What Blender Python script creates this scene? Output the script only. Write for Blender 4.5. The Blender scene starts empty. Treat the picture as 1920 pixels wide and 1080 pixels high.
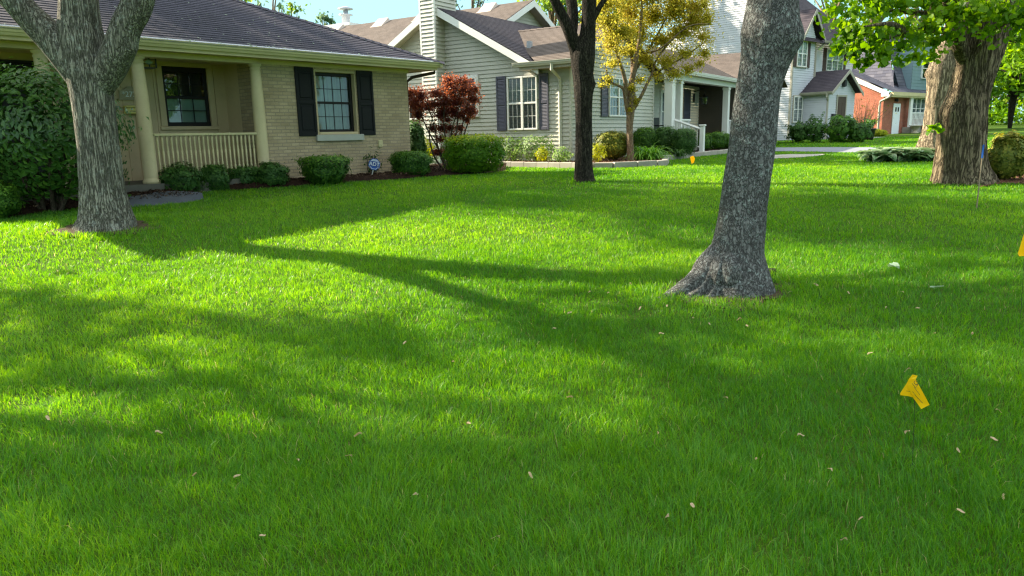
import bpy, math, random
import numpy as np
from mathutils import Vector, Matrix
rnd = random.Random(7)
rng = np.random.default_rng(7)
sc = bpy.context.scene
C = sc.collection
R = math.radians

# ------------------------------------------------------------------ camera, sky, sun, exposure
FPX, EYE = 1362.0, 1.5
PITCH, ROLL = R(11.86), R(-1.28)
cp, sp, cr, sr = math.cos(PITCH), math.sin(PITCH), math.cos(ROLL), math.sin(ROLL)
FW = np.array([0, cp, -sp]); UP0 = np.array([0, sp, cp]); RT0 = np.array([1.0, 0, 0])
RT = cr*RT0 + sr*UP0
UP = -sr*RT0 + cr*UP0
EYEP = np.array([0, 0, EYE])
cam = bpy.data.cameras.new('camera'); co = bpy.data.objects.new('camera', cam); C.objects.link(co)
m = Matrix(((RT[0], UP[0], -FW[0], 0), (RT[1], UP[1], -FW[1], 0), (RT[2], UP[2], -FW[2], EYE), (0, 0, 0, 1)))
co.matrix_world = m
cam.sensor_fit = 'HORIZONTAL'; cam.sensor_width = 36.0
cam.lens = 36.0*FPX/1920.0
cam.clip_start = 0.05; cam.clip_end = 2000
sc.camera = co

SUN_AZ, SUN_EL = R(66.0), R(30.5)          # degrees to the left of straight ahead; height
SUND = np.array([-math.sin(SUN_AZ)*math.cos(SUN_EL), math.cos(SUN_AZ)*math.cos(SUN_EL), math.sin(SUN_EL)])
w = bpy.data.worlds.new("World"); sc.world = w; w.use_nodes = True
nt = w.node_tree
bg = nt.nodes['Background']
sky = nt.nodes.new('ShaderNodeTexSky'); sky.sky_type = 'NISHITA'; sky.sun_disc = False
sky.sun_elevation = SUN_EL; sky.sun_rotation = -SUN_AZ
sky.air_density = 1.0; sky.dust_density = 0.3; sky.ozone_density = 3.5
gm = nt.nodes.new('ShaderNodeGamma'); gm.inputs[1].default_value = 0.2      # evens the sky out, lifting the fill in shade
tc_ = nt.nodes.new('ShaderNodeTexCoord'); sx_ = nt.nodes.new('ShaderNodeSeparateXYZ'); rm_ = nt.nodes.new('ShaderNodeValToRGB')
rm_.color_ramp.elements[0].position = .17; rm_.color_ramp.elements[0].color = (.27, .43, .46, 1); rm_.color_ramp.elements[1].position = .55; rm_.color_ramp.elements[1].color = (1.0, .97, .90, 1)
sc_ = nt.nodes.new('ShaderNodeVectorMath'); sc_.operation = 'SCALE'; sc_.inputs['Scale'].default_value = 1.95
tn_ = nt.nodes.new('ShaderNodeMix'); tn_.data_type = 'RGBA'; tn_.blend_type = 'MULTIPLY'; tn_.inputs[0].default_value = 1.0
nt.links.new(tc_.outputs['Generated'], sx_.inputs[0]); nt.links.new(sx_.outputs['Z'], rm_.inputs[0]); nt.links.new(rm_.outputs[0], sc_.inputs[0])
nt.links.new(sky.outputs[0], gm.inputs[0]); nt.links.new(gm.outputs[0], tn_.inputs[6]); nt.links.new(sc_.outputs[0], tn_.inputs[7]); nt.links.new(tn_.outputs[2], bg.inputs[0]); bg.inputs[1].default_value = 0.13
sun = bpy.data.lights.new('sun', 'SUN'); so = bpy.data.objects.new('sun', sun); C.objects.link(so)
sun.energy = 2.3; sun.angle = R(0.8); sun.color = (1.0, 0.88, 0.68)
so.rotation_euler = Vector(tuple(-SUND)).to_track_quat('-Z', 'Y').to_euler()
so.location = (-30, 12, 25)
vs = sc.view_settings
vs.view_transform = 'Standard'; vs.look = 'None'; vs.exposure = 2.95; vs.gamma = 1.0; vs.use_curve_mapping = False
sc.cycles.max_bounces = 6; sc.cycles.diffuse_bounces = 3; sc.cycles.glossy_bounces = 3
sc.cycles.transmission_bounces = 4; sc.cycles.transparent_max_bounces = 6
sc.cycles.use_denoising = True; sc.cycles.denoiser = 'OPENIMAGEDENOISE'; sc.cycles.denoising_input_passes = 'RGB_ALBEDO_NORMAL'; sc.cycles.denoising_prefilter = 'NONE'; sc.cycles.use_adaptive_sampling = False
sc.cycles.pixel_filter_type = 'BLACKMAN_HARRIS'; sc.cycles.filter_width = 1.3
sc.cycles.caustics_reflective = False; sc.cycles.caustics_refractive = False

# ------------------------------------------------------------------ terrain
def smooth(t):
    t = np.clip(t, 0, 1); return t*t*(3-2*t)
LT = (-5.15, 9.2)      # foot of the forked tree on the left
CT = (1.86, 6.1)        # foot of the lichen covered tree
def G(x, y):
    x = np.asarray(x, float); y = np.asarray(y, float)
    d = np.hypot(x, y)
    z = .62*smooth((d-2.5)/13.8)
    t = np.maximum(0, d-20); z = z + .016*t*t/(t+6)*np.where(d > 90, 90/np.maximum(d, 1), 1)
    z = z + .09*np.exp(-((x-LT[0])**2+(y-LT[1])**2)/1.7)
    z = z + .05*np.exp(-((x-CT[0])**2+(y-CT[1])**2)/.6)
    z = z + .012*np.sin(x*1.3+.4*y)*np.sin(y*.9+1)
    return z
def g(x, y): return float(G(x, y))
def ray(px, py): return FW + (px-960)/FPX*RT - (py-540)/FPX*UP
def onG(px, py):
    d = ray(px, py); t = 1.0
    for _ in range(6000):
        P = EYEP + d*t
        if P[2] <= g(P[0], P[1]): break
        t += .03
    return P
def atY(px, py, Y):
    d = ray(px, py); return EYEP + d*(Y/d[1])
def mpp(P): return float((np.asarray(P)-EYEP) @ FW)/FPX       # metres per photo pixel at a point

# ------------------------------------------------------------------ helpers
def thing(name, label, cat, loc=(0, 0, 0), rz=0.0, group=None):
    o = bpy.data.objects.new(name, None); C.objects.link(o)
    o.empty_display_size = .2
    o.location = tuple(float(a) for a in loc); o.rotation_euler = (0, 0, rz)
    o['label'] = label; o['category'] = cat
    if group: o['group'] = group
    return o
def tag(o, label, cat, group=None, kind=None):
    o['label'] = label; o['category'] = cat
    if group: o['group'] = group
    if kind: o['kind'] = kind
    return o
def link(name, me, mat, parent=None, label=None):
    o = bpy.data.objects.new(name, me); C.objects.link(o)
    if mat: me.materials.append(mat)
    if parent: o.parent = parent
    if label: o['label'] = label
    return o
def uvs(me):
    n = len(me.loops)
    if n == 0: return
    vi = np.empty(n, np.int32); me.loops.foreach_get('vertex_index', vi)
    co_ = np.empty(len(me.vertices)*3); me.vertices.foreach_get('co', co_); co_ = co_.reshape(-1, 3)
    npoly = len(me.polygons)
    nr = np.empty(npoly*3); me.polygons.foreach_get('normal', nr); nr = nr.reshape(-1, 3)
    lt = np.empty(npoly, np.int32); me.polygons.foreach_get('loop_total', lt)
    N = np.repeat(nr, lt, axis=0)
    N = np.where((N[:, 2:3] < -1e-4), -N, N)
    h = np.stack([-N[:, 1], N[:, 0], np.zeros(len(N))], 1)
    ln = np.linalg.norm(h, axis=1, keepdims=True)
    flat = ln[:, 0] < .02
    h = np.where(flat[:, None], np.array([1., 0, 0]), h/np.maximum(ln, 1e-6))
    s = np.cross(N, h)
    P = co_[vi]
    uv = np.stack([(P*h).sum(1), (P*s).sum(1)], 1).astype(np.float32)
    l = me.uv_layers.new(name='UVMap'); l.data.foreach_set('uv', uv.ravel())
class MB:
    def __init__(s, T=None): s.v = []; s.f = []; s.T = T
    def add(s, vs_, fs):
        o = len(s.v)
        for p in vs_: s.v.append(tuple(s.T(*p)) if s.T else tuple(p))
        for f in fs: s.f.append(tuple(i+o for i in f))
        return s
    def box(s, x0, x1, y0, y1, z0, z1):
        return s.add([(x0, y0, z0), (x1, y0, z0), (x1, y1, z0), (x0, y1, z0), (x0, y0, z1), (x1, y0, z1), (x1, y1, z1), (x0, y1, z1)],
                     [(0, 3, 2, 1), (4, 5, 6, 7), (0, 1, 5, 4), (1, 2, 6, 5), (2, 3, 7, 6), (3, 0, 4, 7)])
    def cbox(s, x0, x1, y0, y1, z0, z1, b=.006):
        """box with chamfered upright edges and top"""
        def ring(e, z): return [(x0+e, y0, z), (x1-e, y0, z), (x1, y0+e, z), (x1, y1-e, z), (x1-e, y1, z), (x0+e, y1, z), (x0, y1-e, z), (x0, y0+e, z)]
        def ring2(i, z): return [(x0+i+b, y0+i, z), (x1-i-b, y0+i, z), (x1-i, y0+i+b, z), (x1-i, y1-i-b, z), (x1-i-b, y1-i, z), (x0+i+b, y1-i, z), (x0+i, y1-i-b, z), (x0+i, y0+i+b, z)]
        V = ring2(b, z0)+ring(b, z0+b)+ring(b, z1-b)+ring2(b, z1)
        F = [tuple(range(7, -1, -1)), tuple(range(24, 32))]
        for k in range(3):
            for i in range(8): F.append((k*8+i, k*8+(i+1) % 8, k*8+8+(i+1) % 8, k*8+8+i))
        return s.add(V, F)
    def poly(s, pts): return s.add(pts, [tuple(range(len(pts)))])
    def prism(s, pts, vec):
        n = len(pts); q = [tuple(a+b for a, b in zip(p, vec)) for p in pts]
        F = [tuple(range(n-1, -1, -1)), tuple(range(n, 2*n))]
        for i in range(n): F.append((i, (i+1) % n, n+(i+1) % n, n+i))
        return s.add(list(pts)+q, F)
    def lathe(s, prof, cx, cy, n=20, z0=0):
        V = []; F = []
        for r, z in prof:
            for k in range(n):
                a = 2*math.pi*k/n; V.append((cx+r*math.cos(a), cy+r*math.sin(a), z0+z))
        for j in range(len(prof)-1):
            for k in range(n):
                F.append((j*n+k, j*n+(k+1) % n, (j+1)*n+(k+1) % n, (j+1)*n+k))
        F.append(tuple(range(n-1, -1, -1))); F.append(tuple(range((len(prof)-1)*n, len(prof)*n)))
        return s.add(V, F)
    def tube(s, pts, rad, n=8):
        pts = [np.array(p, float) for p in pts]
        if not hasattr(rad, '__len__'): rad = [rad]*len(pts)
        V = []; F = []
        up = np.array([0, 0, 1.]); 
        for i, p in enumerate(pts):
            d = pts[min(i+1, len(pts)-1)]-pts[max(i-1, 0)]; d = d/(np.linalg.norm(d)+1e-9)
            a = np.cross(d, up if abs(d[2]) < .9 else np.array([0, 1., 0])); a /= np.linalg.norm(a)+1e-9
            b = np.cross(a, d)
            for k in range(n):
                t = 2*math.pi*k/n; q = p+rad[i]*(math.cos(t)*a+math.sin(t)*b); V.append(tuple(q))
        for j in range(len(pts)-1):
            for k in range(n): F.append((j*n+k, j*n+(k+1) % n, (j+1)*n+(k+1) % n, (j+1)*n+k))
        F.append(tuple(range(n-1, -1, -1))); F.append(tuple(range((len(pts)-1)*n, len(pts)*n)))
        return s.add(V, F)
    def lap(s, pts, n, h, th, gap=0.0):
        """a sloping or upright surface laid in overlapping courses"""
        n = np.array(n, float); n /= np.linalg.norm(n)
        hd = np.cross([0, 0, 1.], n); hd /= np.linalg.norm(hd); sd = np.cross(n, hd)
        if sd[2] < 0: sd = -sd
        P = [np.array(p, float) for p in pts]
        vv = [p @ sd for p in P]; lo, hi = min(vv), max(vv)
        def clip(poly, val, keep_above):
            out = []
            for i in range(len(poly)):
                a, b = poly[i], poly[(i+1) % len(poly)]
                da, db = a @ sd-val, b @ sd-val
                if not keep_above: da, db = -da, -db
                if da >= 0: out.append(a)
                if (da > 0 > db) or (da < 0 < db): out.append(a+(b-a)*(da/(da-db)))
            return out
        k = 0; v0 = lo
        while v0 < hi-1e-4:
            v1 = min(v0+h, hi)
            q = clip(clip(P, v0, True), v1+gap, False)
            if len(q) >= 3:
                W = [p+n*(th*max(0, (v0+h-p @ sd))/h-(.001 if gap else 0)) for p in q]
                s.add([tuple(p) for p in W], [tuple(range(len(W)))])
                e = [i for i, p in enumerate(q) if abs(p @ sd-v0) < 1e-6]
                if len(e) >= 2 and not gap:
                    a = min(e, key=lambda i: q[i] @ hd); b = max(e, key=lambda i: q[i] @ hd)
                    s.add([tuple(W[a]), tuple(W[b]), tuple(q[b]-n*.002), tuple(q[a]-n*.002)], [(0, 1, 2, 3)])
            v0 += h; k += 1
        return s
    def build(s, name, mat, parent=None, smooth_=False, label=None):
        me = bpy.data.meshes.new(name); me.from_pydata(s.v, [], s.f)
        if smooth_: me.shade_smooth()
        uvs(me)
        return link(name, me, mat, parent, label)
def fast(name, V, F, mat, parent=None, tint=None, smooth_=False, label=None):
    me = bpy.data.meshes.new(name)
    V = np.ascontiguousarray(V, np.float32); F = np.ascontiguousarray(F, np.int32); k = F.shape[1]
    me.vertices.add(len(V)); me.vertices.foreach_set('co', V.ravel())
    me.loops.add(F.size); me.loops.foreach_set('vertex_index', F.ravel())
    me.polygons.add(len(F)); me.polygons.foreach_set('loop_start', np.arange(0, F.size, k, dtype=np.int32))
    me.polygons.foreach_set('loop_total', np.full(len(F), k, np.int32))
    if tint is not None:
        a = me.attributes.new('tint', 'FLOAT', 'POINT'); a.data.foreach_set('value', np.ascontiguousarray(tint, np.float32))
    me.update(calc_edges=True)
    if smooth_: me.shade_smooth()
    return link(name, me, mat, parent, label)
def text_mesh(body, size, depth=.001):
    cu = bpy.data.curves.new('t', 'FONT'); cu.body = body; cu.size = size; cu.extrude = depth; cu.align_x = 'CENTER'; cu.align_y = 'CENTER'
    o = bpy.data.objects.new('t', cu); C.objects.link(o)
    dg = bpy.context.evaluated_depsgraph_get(); me = bpy.data.meshes.new_from_object(o.evaluated_get(dg))
    bpy.data.objects.remove(o); bpy.data.curves.remove(cu); return me

# ------------------------------------------------------------------ materials
class NT:
    def __init__(s, name):
        s.m = bpy.data.materials.new(name); s.m.use_nodes = True; s.t = s.m.node_tree; s.n = s.t.nodes
        s.b = s.n['Principled BSDF']; s.out = s.n['Material Output']
    def node(s, ty, **kw):
        x = s.n.new(ty)
        for k, v in kw.items(): setattr(x, k, v)
        return x
    def L(s, a, b): s.t.links.new(a, b)
    def coord(s, kind='Object', scale=(1, 1, 1)):
        tc = s.node('ShaderNodeTexCoord'); mp = s.node('ShaderNodeMapping'); mp.inputs['Scale'].default_value = scale
        s.L(tc.outputs[kind], mp.inputs[0]); return mp.outputs[0]
    def noise(s, vec, scale, detail=4, rough=.6):
        x = s.node('ShaderNodeTexNoise'); x.inputs['Scale'].default_value = scale; x.inputs['Detail'].default_value = detail; x.inputs['Roughness'].default_value = rough
        s.L(vec, x.inputs['Vector']); return x.outputs['Fac']
    def ramp(s, fac, stops):
        x = s.node('ShaderNodeValToRGB'); e = x.color_ramp.elements
        while len(e) < len(stops): e.new(.5)
        for i, (p, c) in enumerate(stops):
            e[i].position = p; e[i].color = (c[0], c[1], c[2], 1) if hasattr(c, '__len__') else (c, c, c, 1)
        s.L(fac, x.inputs[0]); return x.outputs[0]
    def mix(s, fac, a, b, mode='MIX'):
        x = s.node('ShaderNodeMix', data_type='RGBA', blend_type=mode)
        for i, v in ((0, fac), (6, a), (7, b)):
            if hasattr(v, 'is_linked') or isinstance(v, bpy.types.NodeSocket): s.L(v, x.inputs[i])
            else: x.inputs[i].default_value = v if i == 0 else (v[0], v[1], v[2], 1)
        return x.outputs[2]
    def bump(s, h, strength=.5, dist=.01):
        x = s.node('ShaderNodeBump'); x.inputs['Strength'].default_value = strength; x.inputs['Distance'].default_value = dist
        s.L(h, x.inputs['Height']); s.L(x.outputs[0], s.b.inputs['Normal'])
    def col(s, c):
        if isinstance(c, bpy.types.NodeSocket): s.L(c, s.b.inputs['Base Color'])
        else: s.b.inputs['Base Color'].default_value = (c[0], c[1], c[2], 1)
    def set(s, rough=.6, spec=.4, metal=0):
        s.b.inputs['Roughness'].default_value = rough; s.b.inputs['Specular IOR Level'].default_value = spec; s.b.inputs['Metallic'].default_value = metal
        return s.m
def paint(name, c, rough=.55, var=.12, spec=.35, grime=(.35, .3, .22), amt=.12):
    t = NT(name); v = t.coord('Object')
    n1 = t.noise(v, 1.6, 5); n2 = t.noise(v, 22, 3)
    a = t.mix(t.ramp(n1, [(.3, 0), (.7, 1)]), tuple(x*(1-var) for x in c), tuple(min(1, x*(1+var*.6)) for x in c))
    a = t.mix(t.ramp(n2, [(.55, 0), (.8, amt)]), a, tuple(x*y for x, y in zip(c, grime)))
    t.col(a); t.bump(n2, .06, .004); return t.set(rough, spec)
def brickmat(name, c1, c2, mortar, bw=.203, bh=.0677, ms=.009, var=.5):
    t = NT(name); v = t.coord('UV')
    b = t.node('ShaderNodeTexBrick'); t.L(v, b.inputs['Vector']); b.offset = .5
    b.inputs['Scale'].default_value = 1; b.inputs['Brick Width'].default_value = bw; b.inputs['Row Height'].default_value = bh
    b.inputs['Mortar Size'].default_value = ms; b.inputs['Mortar Smooth'].default_value = .3; b.inputs['Bias'].default_value = 0
    b.inputs['Color1'].default_value = (*c1, 1); b.inputs['Color2'].default_value = (*c2, 1); b.inputs['Mortar'].default_value = (*mortar, 1)
    n1 = t.noise(v, 1.3, 5); n2 = t.noise(v, 45, 4, .7)
    k = t.mix(t.ramp(n1, [(.3, .72), (.7, 1.12)]), (0, 0, 0), (1, 1, 1))
    cc = t.mix(1.0, b.outputs['Color'], t.ramp(n1, [(.25, .75), (.75, 1.15)]), 'MULTIPLY')
    cc = t.mix(1.0, cc, t.ramp(n2, [(.25, 1-var*.5), (.75, 1+var*.3)]), 'MULTIPLY')
    t.col(cc)
    mm = t.node('ShaderNodeMath', operation='MULTIPLY_ADD'); t.L(b.outputs['Fac'], mm.inputs[0]); mm.inputs[1].default_value = -1.0
    t.L(t.ramp(n2, [(.2, 0), (.8, .5)]), mm.inputs[2]); t.bump(mm.outputs[0], .8, .008)
    return t.set(.85, .2)
def shingle(name, c1, c2, c3, ch=.13, tab=.3):
    t = NT(name); v = t.coord('UV')
    b = t.node('ShaderNodeTexBrick'); t.L(v, b.inputs['Vector']); b.offset = .37
    b.inputs['Scale'].default_value = 1; b.inputs['Brick Width'].default_value = tab; b.inputs['Row Height'].default_value = ch
    b.inputs['Mortar Size'].default_value = .004; b.inputs['Mortar Smooth'].default_value = 0; b.inputs['Bias'].default_value = 0
    b.inputs['Color1'].default_value = (*c1, 1); b.inputs['Color2'].default_value = (*c2, 1); b.inputs['Mortar'].default_value = tuple(x*.5 for x in c1)+(1,)
    n1 = t.noise(v, 120, 3, .7); n2 = t.noise(v, .9, 4)
    cc = t.mix(t.ramp(n1, [(.45, 0), (.65, .7)]), b.outputs['Color'], c3)
    cc = t.mix(1.0, cc, t.ramp(n2, [(.3, .8), (.7, 1.15)]), 'MULTIPLY')
    t.col(cc); t.bump(n1, .5, .004); return t.set(.9, .2)
def bark(name, cols, sc_=(9, 9, 1.6), lichen=None, bstr=1.0, lscale=18, ridge=.03):
    t = NT(name); v = t.coord('Object', sc_)
    v1 = t.coord('Object')
    n = t.noise(v, 2.2, 8, .65); n2 = t.noise(v1, 40, 5, .7); n3 = t.noise(v1, 2.5, 4)
    vo = t.node('ShaderNodeTexVoronoi', feature='DISTANCE_TO_EDGE'); vo.inputs['Scale'].default_value = 2.4
    wn = t.node('ShaderNodeVectorMath', operation='ADD'); nn = t.node('ShaderNodeTexNoise'); nn.inputs['Scale'].default_value = 3; t.L(v, nn.inputs['Vector'])
    t.L(v, wn.inputs[0]); t.L(nn.outputs['Color'], wn.inputs[1]); t.L(wn.outputs[0], vo.inputs['Vector'])
    cr_ = t.ramp(vo.outputs['Distance'], [(0, 0), (.16, 1)])
    a = t.ramp(n, [(.28, cols[0]), (.5, cols[1]), (.72, cols[2])])
    a = t.mix(1.0, a, t.ramp(n2, [(.25, .6), (.75, 1.25)]), 'MULTIPLY')
    a = t.mix(t.ramp(cr_, [(0, .75), (1, 0)]), a, tuple(x*.35 for x in cols[0]))
    if lichen:
        l1 = t.noise(v1, lscale, 5, .7); l2 = t.noise(v1, lscale*2.6, 4, .7)
        mk = t.ramp(l1, [(.46, 0), (.62, .85)])
        mk2 = t.ramp(l2, [(.5, 0), (.58, 1)])
        mk = t.mix(1.0, mk, mk2, 'MULTIPLY')
        mk = t.mix(1.0, mk, t.ramp(n3, [(.3, .45), (.65, 1)]), 'MULTIPLY')
        a = t.mix(mk, a, lichen)
    t.col(a)
    h = t.node('ShaderNodeMath', operation='MULTIPLY_ADD'); t.L(cr_, h.inputs[0]); h.inputs[1].default_value = 1.0
    t.L(t.mix(.5, n, n2), h.inputs[2]); t.bump(h.outputs[0], bstr, ridge)
    return t.set(.9, .15)
def leafmat(name, dark, mid, light, trans=.42, tcol=None, rough=.5, spec=.22, tstr=1.0, last=None):
    t = NT(name); at = t.node('ShaderNodeAttribute', attribute_name='tint')
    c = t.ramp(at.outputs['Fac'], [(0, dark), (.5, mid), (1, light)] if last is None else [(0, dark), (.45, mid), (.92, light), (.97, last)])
    t.col(c); t.set(rough, spec)
    tr = t.node('ShaderNodeBsdfTranslucent')
    if tcol: tr.inputs[0].default_value = (*tcol, 1)
    else:
        hs = t.node('ShaderNodeHueSaturation'); hs.inputs['Hue'].default_value = .472 if last else .485; hs.inputs['Saturation'].default_value = 1.1; hs.inputs['Value'].default_value = 1.7*tstr
        t.L(c, hs.inputs['Color']); t.L(hs.outputs[0], tr.inputs[0])
    mx = t.node('ShaderNodeMixShader'); mx.inputs[0].default_value = trans
    t.L(t.b.outputs[0], mx.inputs[1]); t.L(tr.outputs[0], mx.inputs[2]); t.L(mx.outputs[0], t.out.inputs[0])
    return t.m
def glass(name, tint=(.85, .95, .95)):
    t = NT(name)
    t.n.remove(t.b)
    gl = t.node('ShaderNodeBsdfGlossy'); gl.inputs['Roughness'].default_value = .015; gl.inputs[0].default_value = (.95, .97, 1, 1)
    tr = t.node('ShaderNodeBsdfTransparent'); tr.inputs[0].default_value = (*tint, 1)
    fr = t.node('ShaderNodeFresnel'); fr.inputs[0].default_value = 1.5
    ad = t.node('ShaderNodeMath', operation='ADD'); ad.inputs[1].default_value = .04; ad.use_clamp = True
    v = t.coord('Object'); n = t.noise(v, 2.2, 2)
    bp = t.node('ShaderNodeBump'); bp.inputs['Strength'].default_value = .05; bp.inputs['Distance'].default_value = .05; t.L(n, bp.inputs['Height'])
    t.L(bp.outputs[0], gl.inputs['Normal'])
    t.L(fr.outputs[0], ad.inputs[0])
    mx = t.node('ShaderNodeMixShader'); t.L(ad.outputs[0], mx.inputs[0]); t.L(tr.outputs[0], mx.inputs[1]); t.L(gl.outputs[0], mx.inputs[2])
    t.L(mx.outputs[0], t.out.inputs[0]); return t.m
def blindmat(name, c1, c2, pitch=.045):
    t = NT(name); v = t.coord('UV'); wv = t.node('ShaderNodeTexWave', bands_direction='Y'); wv.inputs['Scale'].default_value = .314/pitch
    t.L(v, wv.inputs['Vector']); t.col(t.ramp(wv.outputs['Fac'], [(.2, c1), (.6, c2)])); return t.set(.6, .3)
M = {}
M['lawn'] = None
M['brick'] = brickmat('tan brick', (.58, .445, .29), (.45, .34, .215), (.37, .30, .22), var=.4)
M['redbrick'] = brickmat('red brick', (.46, .15, .09), (.36, .105, .065), (.40, .26, .20), ms=.007)
M['tan'] = paint('tan house paint', (.66, .54, .33), .5)
M['batten'] = paint('beige board paint', (.62, .48, .30), .6)
M['cream'] = paint('cream gutter paint', (.60, .52, .30), .4)
M['blackp'] = paint('black shutter paint', (.010, .010, .012), .55, spec=.2, amt=.02)
M['blackf'] = paint('dark bronze window paint', (.014, .012, .013), .5, spec=.25, amt=.02)
M['stone'] = paint('grey limestone', (.46, .45, .41), .8)
M['conc'] = paint('weathered concrete', (.36, .33, .28), .9, .25)
M['roofdark'] = shingle('charcoal shingles', (.036, .036, .058), (.056, .054, .080), (.11, .10, .13), ch=.14)
M['roofbrown'] = shingle('brown shingles', (.085, .066, .056), (.125, .097, .082), (.18, .15, .13), ch=.14)
M['roofnavy'] = shingle('dark brown and shaded shingles', (.045, .036, .045), (.065, .052, .06), (.09, .08, .09), ch=.14)
M['roofslate'] = shingle('grey slate shingles', (.05, .055, .085), (.12, .12, .15), (.15, .14, .16), ch=.2, tab=.35)
M['siding'] = paint('pale grey green siding', (.50, .495, .43), .55, .06, amt=.06)
M['siding2'] = paint('dark porch siding', (.075, .065, .05), .6, .1)  # garage side wall, far darker than the other siding
M['white'] = paint('white trim paint', (.78, .78, .75), .45, .04, amt=.05)
M['whitesid'] = paint('white siding', (.52, .53, .57), .5, .06, amt=.05)
M['bluesid'] = paint('blue grey siding', (.18, .26, .30), .5, .08, amt=.06)
M['navy'] = paint('slate blue shutter paint', (.085, .085, .12), .5, .08, amt=.04)
M['brownp'] = paint('dark brown paint', (.06, .03, .022), .5)
M['gtrim'] = paint('taupe trim', (.36, .33, .27), .5)
M['glass'] = glass('window glass')
M['curtain'] = paint('pale green lining', (.28, .38, .33), .8, .25)
M['curtainw'] = paint('warm curtain', (.62, .47, .30), .8, .25)
M['darkroom'] = paint('unlit room', (.015, .018, .018), .8)
M['blind'] = blindmat('white slat blind', (.50, .53, .56), (.64, .66, .66))
M['blind2'] = blindmat('shaded slat blind', (.16, .175, .19), (.24, .25, .28))  # the white slat blind with shade put into its colour
M['metal'] = paint('galvanised metal', (.42, .45, .50), .35, .1, spec=.6)
M['iron'] = paint('black iron', (.014, .014, .016), .5, spec=.5)
M['yellowflag'] = leafmat('yellow plastic flag', (.78, .56, .008), (.82, .60, .008), (.86, .64, .012), trans=.35, rough=.35)
M['ink'] = paint('black ink', (.03, .025, .02), .6)
M['sgnblue'] = paint('blue sign paint', (.016, .075, .36), .35, .04, spec=.3, amt=.02)
M['sgnnavy'] = paint('navy sign paint', (.012, .04, .25), .3, .04, spec=.5, amt=.02)
M['sgnwhite'] = paint('white sign paint', (.80, .82, .85), .35, .03, amt=.02)
M['bluetape'] = paint('blue tape', (.02, .12, .50), .5)
M['wood'] = paint('weathered stake wood', (.28, .22, .15), .9, .2)
M['dconc'] = paint('damp dark concrete', (.13, .12, .10), .9, .25)  # porch slab, darker than the weathered concrete
M['terra'] = paint('buff pottery', (.42, .36, .26), .8, .15)
M['mailb'] = paint('yellow cream letter box paint', (.72, .62, .20), .4)
M['asph'] = paint('pale asphalt', (.20, .21, .24), .9, .15)
M['slate'] = paint('slate path', (.085, .095, .115), .85, .3)
M['ventplastic'] = paint('tan plastic vent', (.46, .38, .32), .4)  # roof vents, one even tan colour
t = NT('dark mulch'); v = t.coord('Object'); n1 = t.noise(v, 26, 6, .75)
t.col(t.ramp(n1, [(.3, (.010, .006, .005)), (.5, (.035, .018, .012)), (.72, (.10, .055, .035))])); t.bump(n1, 1.0, .05); M['mulch'] = t.set(.95, .1)
t = NT('red mulch'); v = t.coord('Object'); n1 = t.noise(v, 26, 6, .75)
t.col(t.ramp(n1, [(.3, (.08, .035, .02)), (.5, (.2, .10, .06)), (.72, (.34, .2, .12))])); t.bump(n1, 1.0, .05); M['mulchred'] = t.set(.95, .1)
t = NT('lawn ground'); v = t.coord('Object'); n1 = t.noise(v, .35, 5); n2 = t.noise(v, 9, 6, .75); n3 = t.noise(v, 60, 3, .7)
a = t.mix(t.ramp(n1, [(.3, 0), (.7, 1)]), (.060, .120, .012), (.095, .165, .014))
a = t.mix(t.ramp(n2, [(.35, 0), (.7, .55)]), a, (.050, .10, .012)); a = t.mix(1.0, a, t.ramp(n3, [(.3, .55), (.7, 1.25)]), 'MULTIPLY')
t.col(a); t.bump(n3, .8, .03); M['lawn'] = t.set(.9, .1)
M['chip'] = leafmat('bark chips', (.03, .016, .01), (.10, .055, .035), (.30, .21, .14), trans=0.0, rough=.9, spec=.1)
M['grass'] = leafmat('grass blades', (.034, .15, .014), (.085, .245, .018), (.21, .37, .04), trans=.5, rough=.42, spec=.3, tstr=1.25, last=(.34, .32, .13))
M['seed'] = leafmat('dry maple seed', (.42, .30, .17), (.50, .38, .23), (.58, .46, .30), trans=.3, rough=.7)
M['paleleaf'] = leafmat('pale fallen leaf', (.30, .42, .26), (.34, .46, .30), (.4, .5, .36), trans=.2, rough=.5)
M['bark_l'] = bark('grey furrowed bark', ((.12, .11, .085), (.25, .235, .19), (.38, .36, .30)), (13, 13, 1.0), lichen=(.36, .38, .34), lscale=9, bstr=1.0, ridge=.025)
M['bark_c'] = bark('dark bark with lichen', ((.095, .094, .09), (.14, .138, .132), (.19, .186, .18)), (13, 13, 6), lichen=(.37, .42, .40), lscale=16, bstr=.9, ridge=.014)
M['bark_m'] = bark('near black bark', ((.022, .018, .014), (.05, .042, .033), (.105, .09, .07)), (14, 14, 2.5), bstr=1.0, ridge=.02)
M['bark_b'] = bark('brown furrowed bark', ((.10, .075, .048), (.22, .17, .11), (.36, .29, .19)), (7, 7, .8), bstr=1.0, ridge=.04)
M['bark_sunlit'] = bark('sunlit furrowed bark', ((.16, .125, .085), (.33, .26, .175), (.48, .40, .28)), (7, 7, .8), bstr=1.0, ridge=.04)  # brown bark lightened: sunlight on the second trunk put into the colour
M['bark_o'] = bark('smooth tan bark', ((.13, .09, .06), (.25, .18, .12), (.38, .29, .2)), (12, 12, 3), bstr=.5, ridge=.01)
M['twig'] = bark('shrub stems', ((.04, .03, .022), (.09, .07, .05), (.16, .13, .09)), (20, 20, 4), bstr=.5, ridge=.005)
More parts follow.
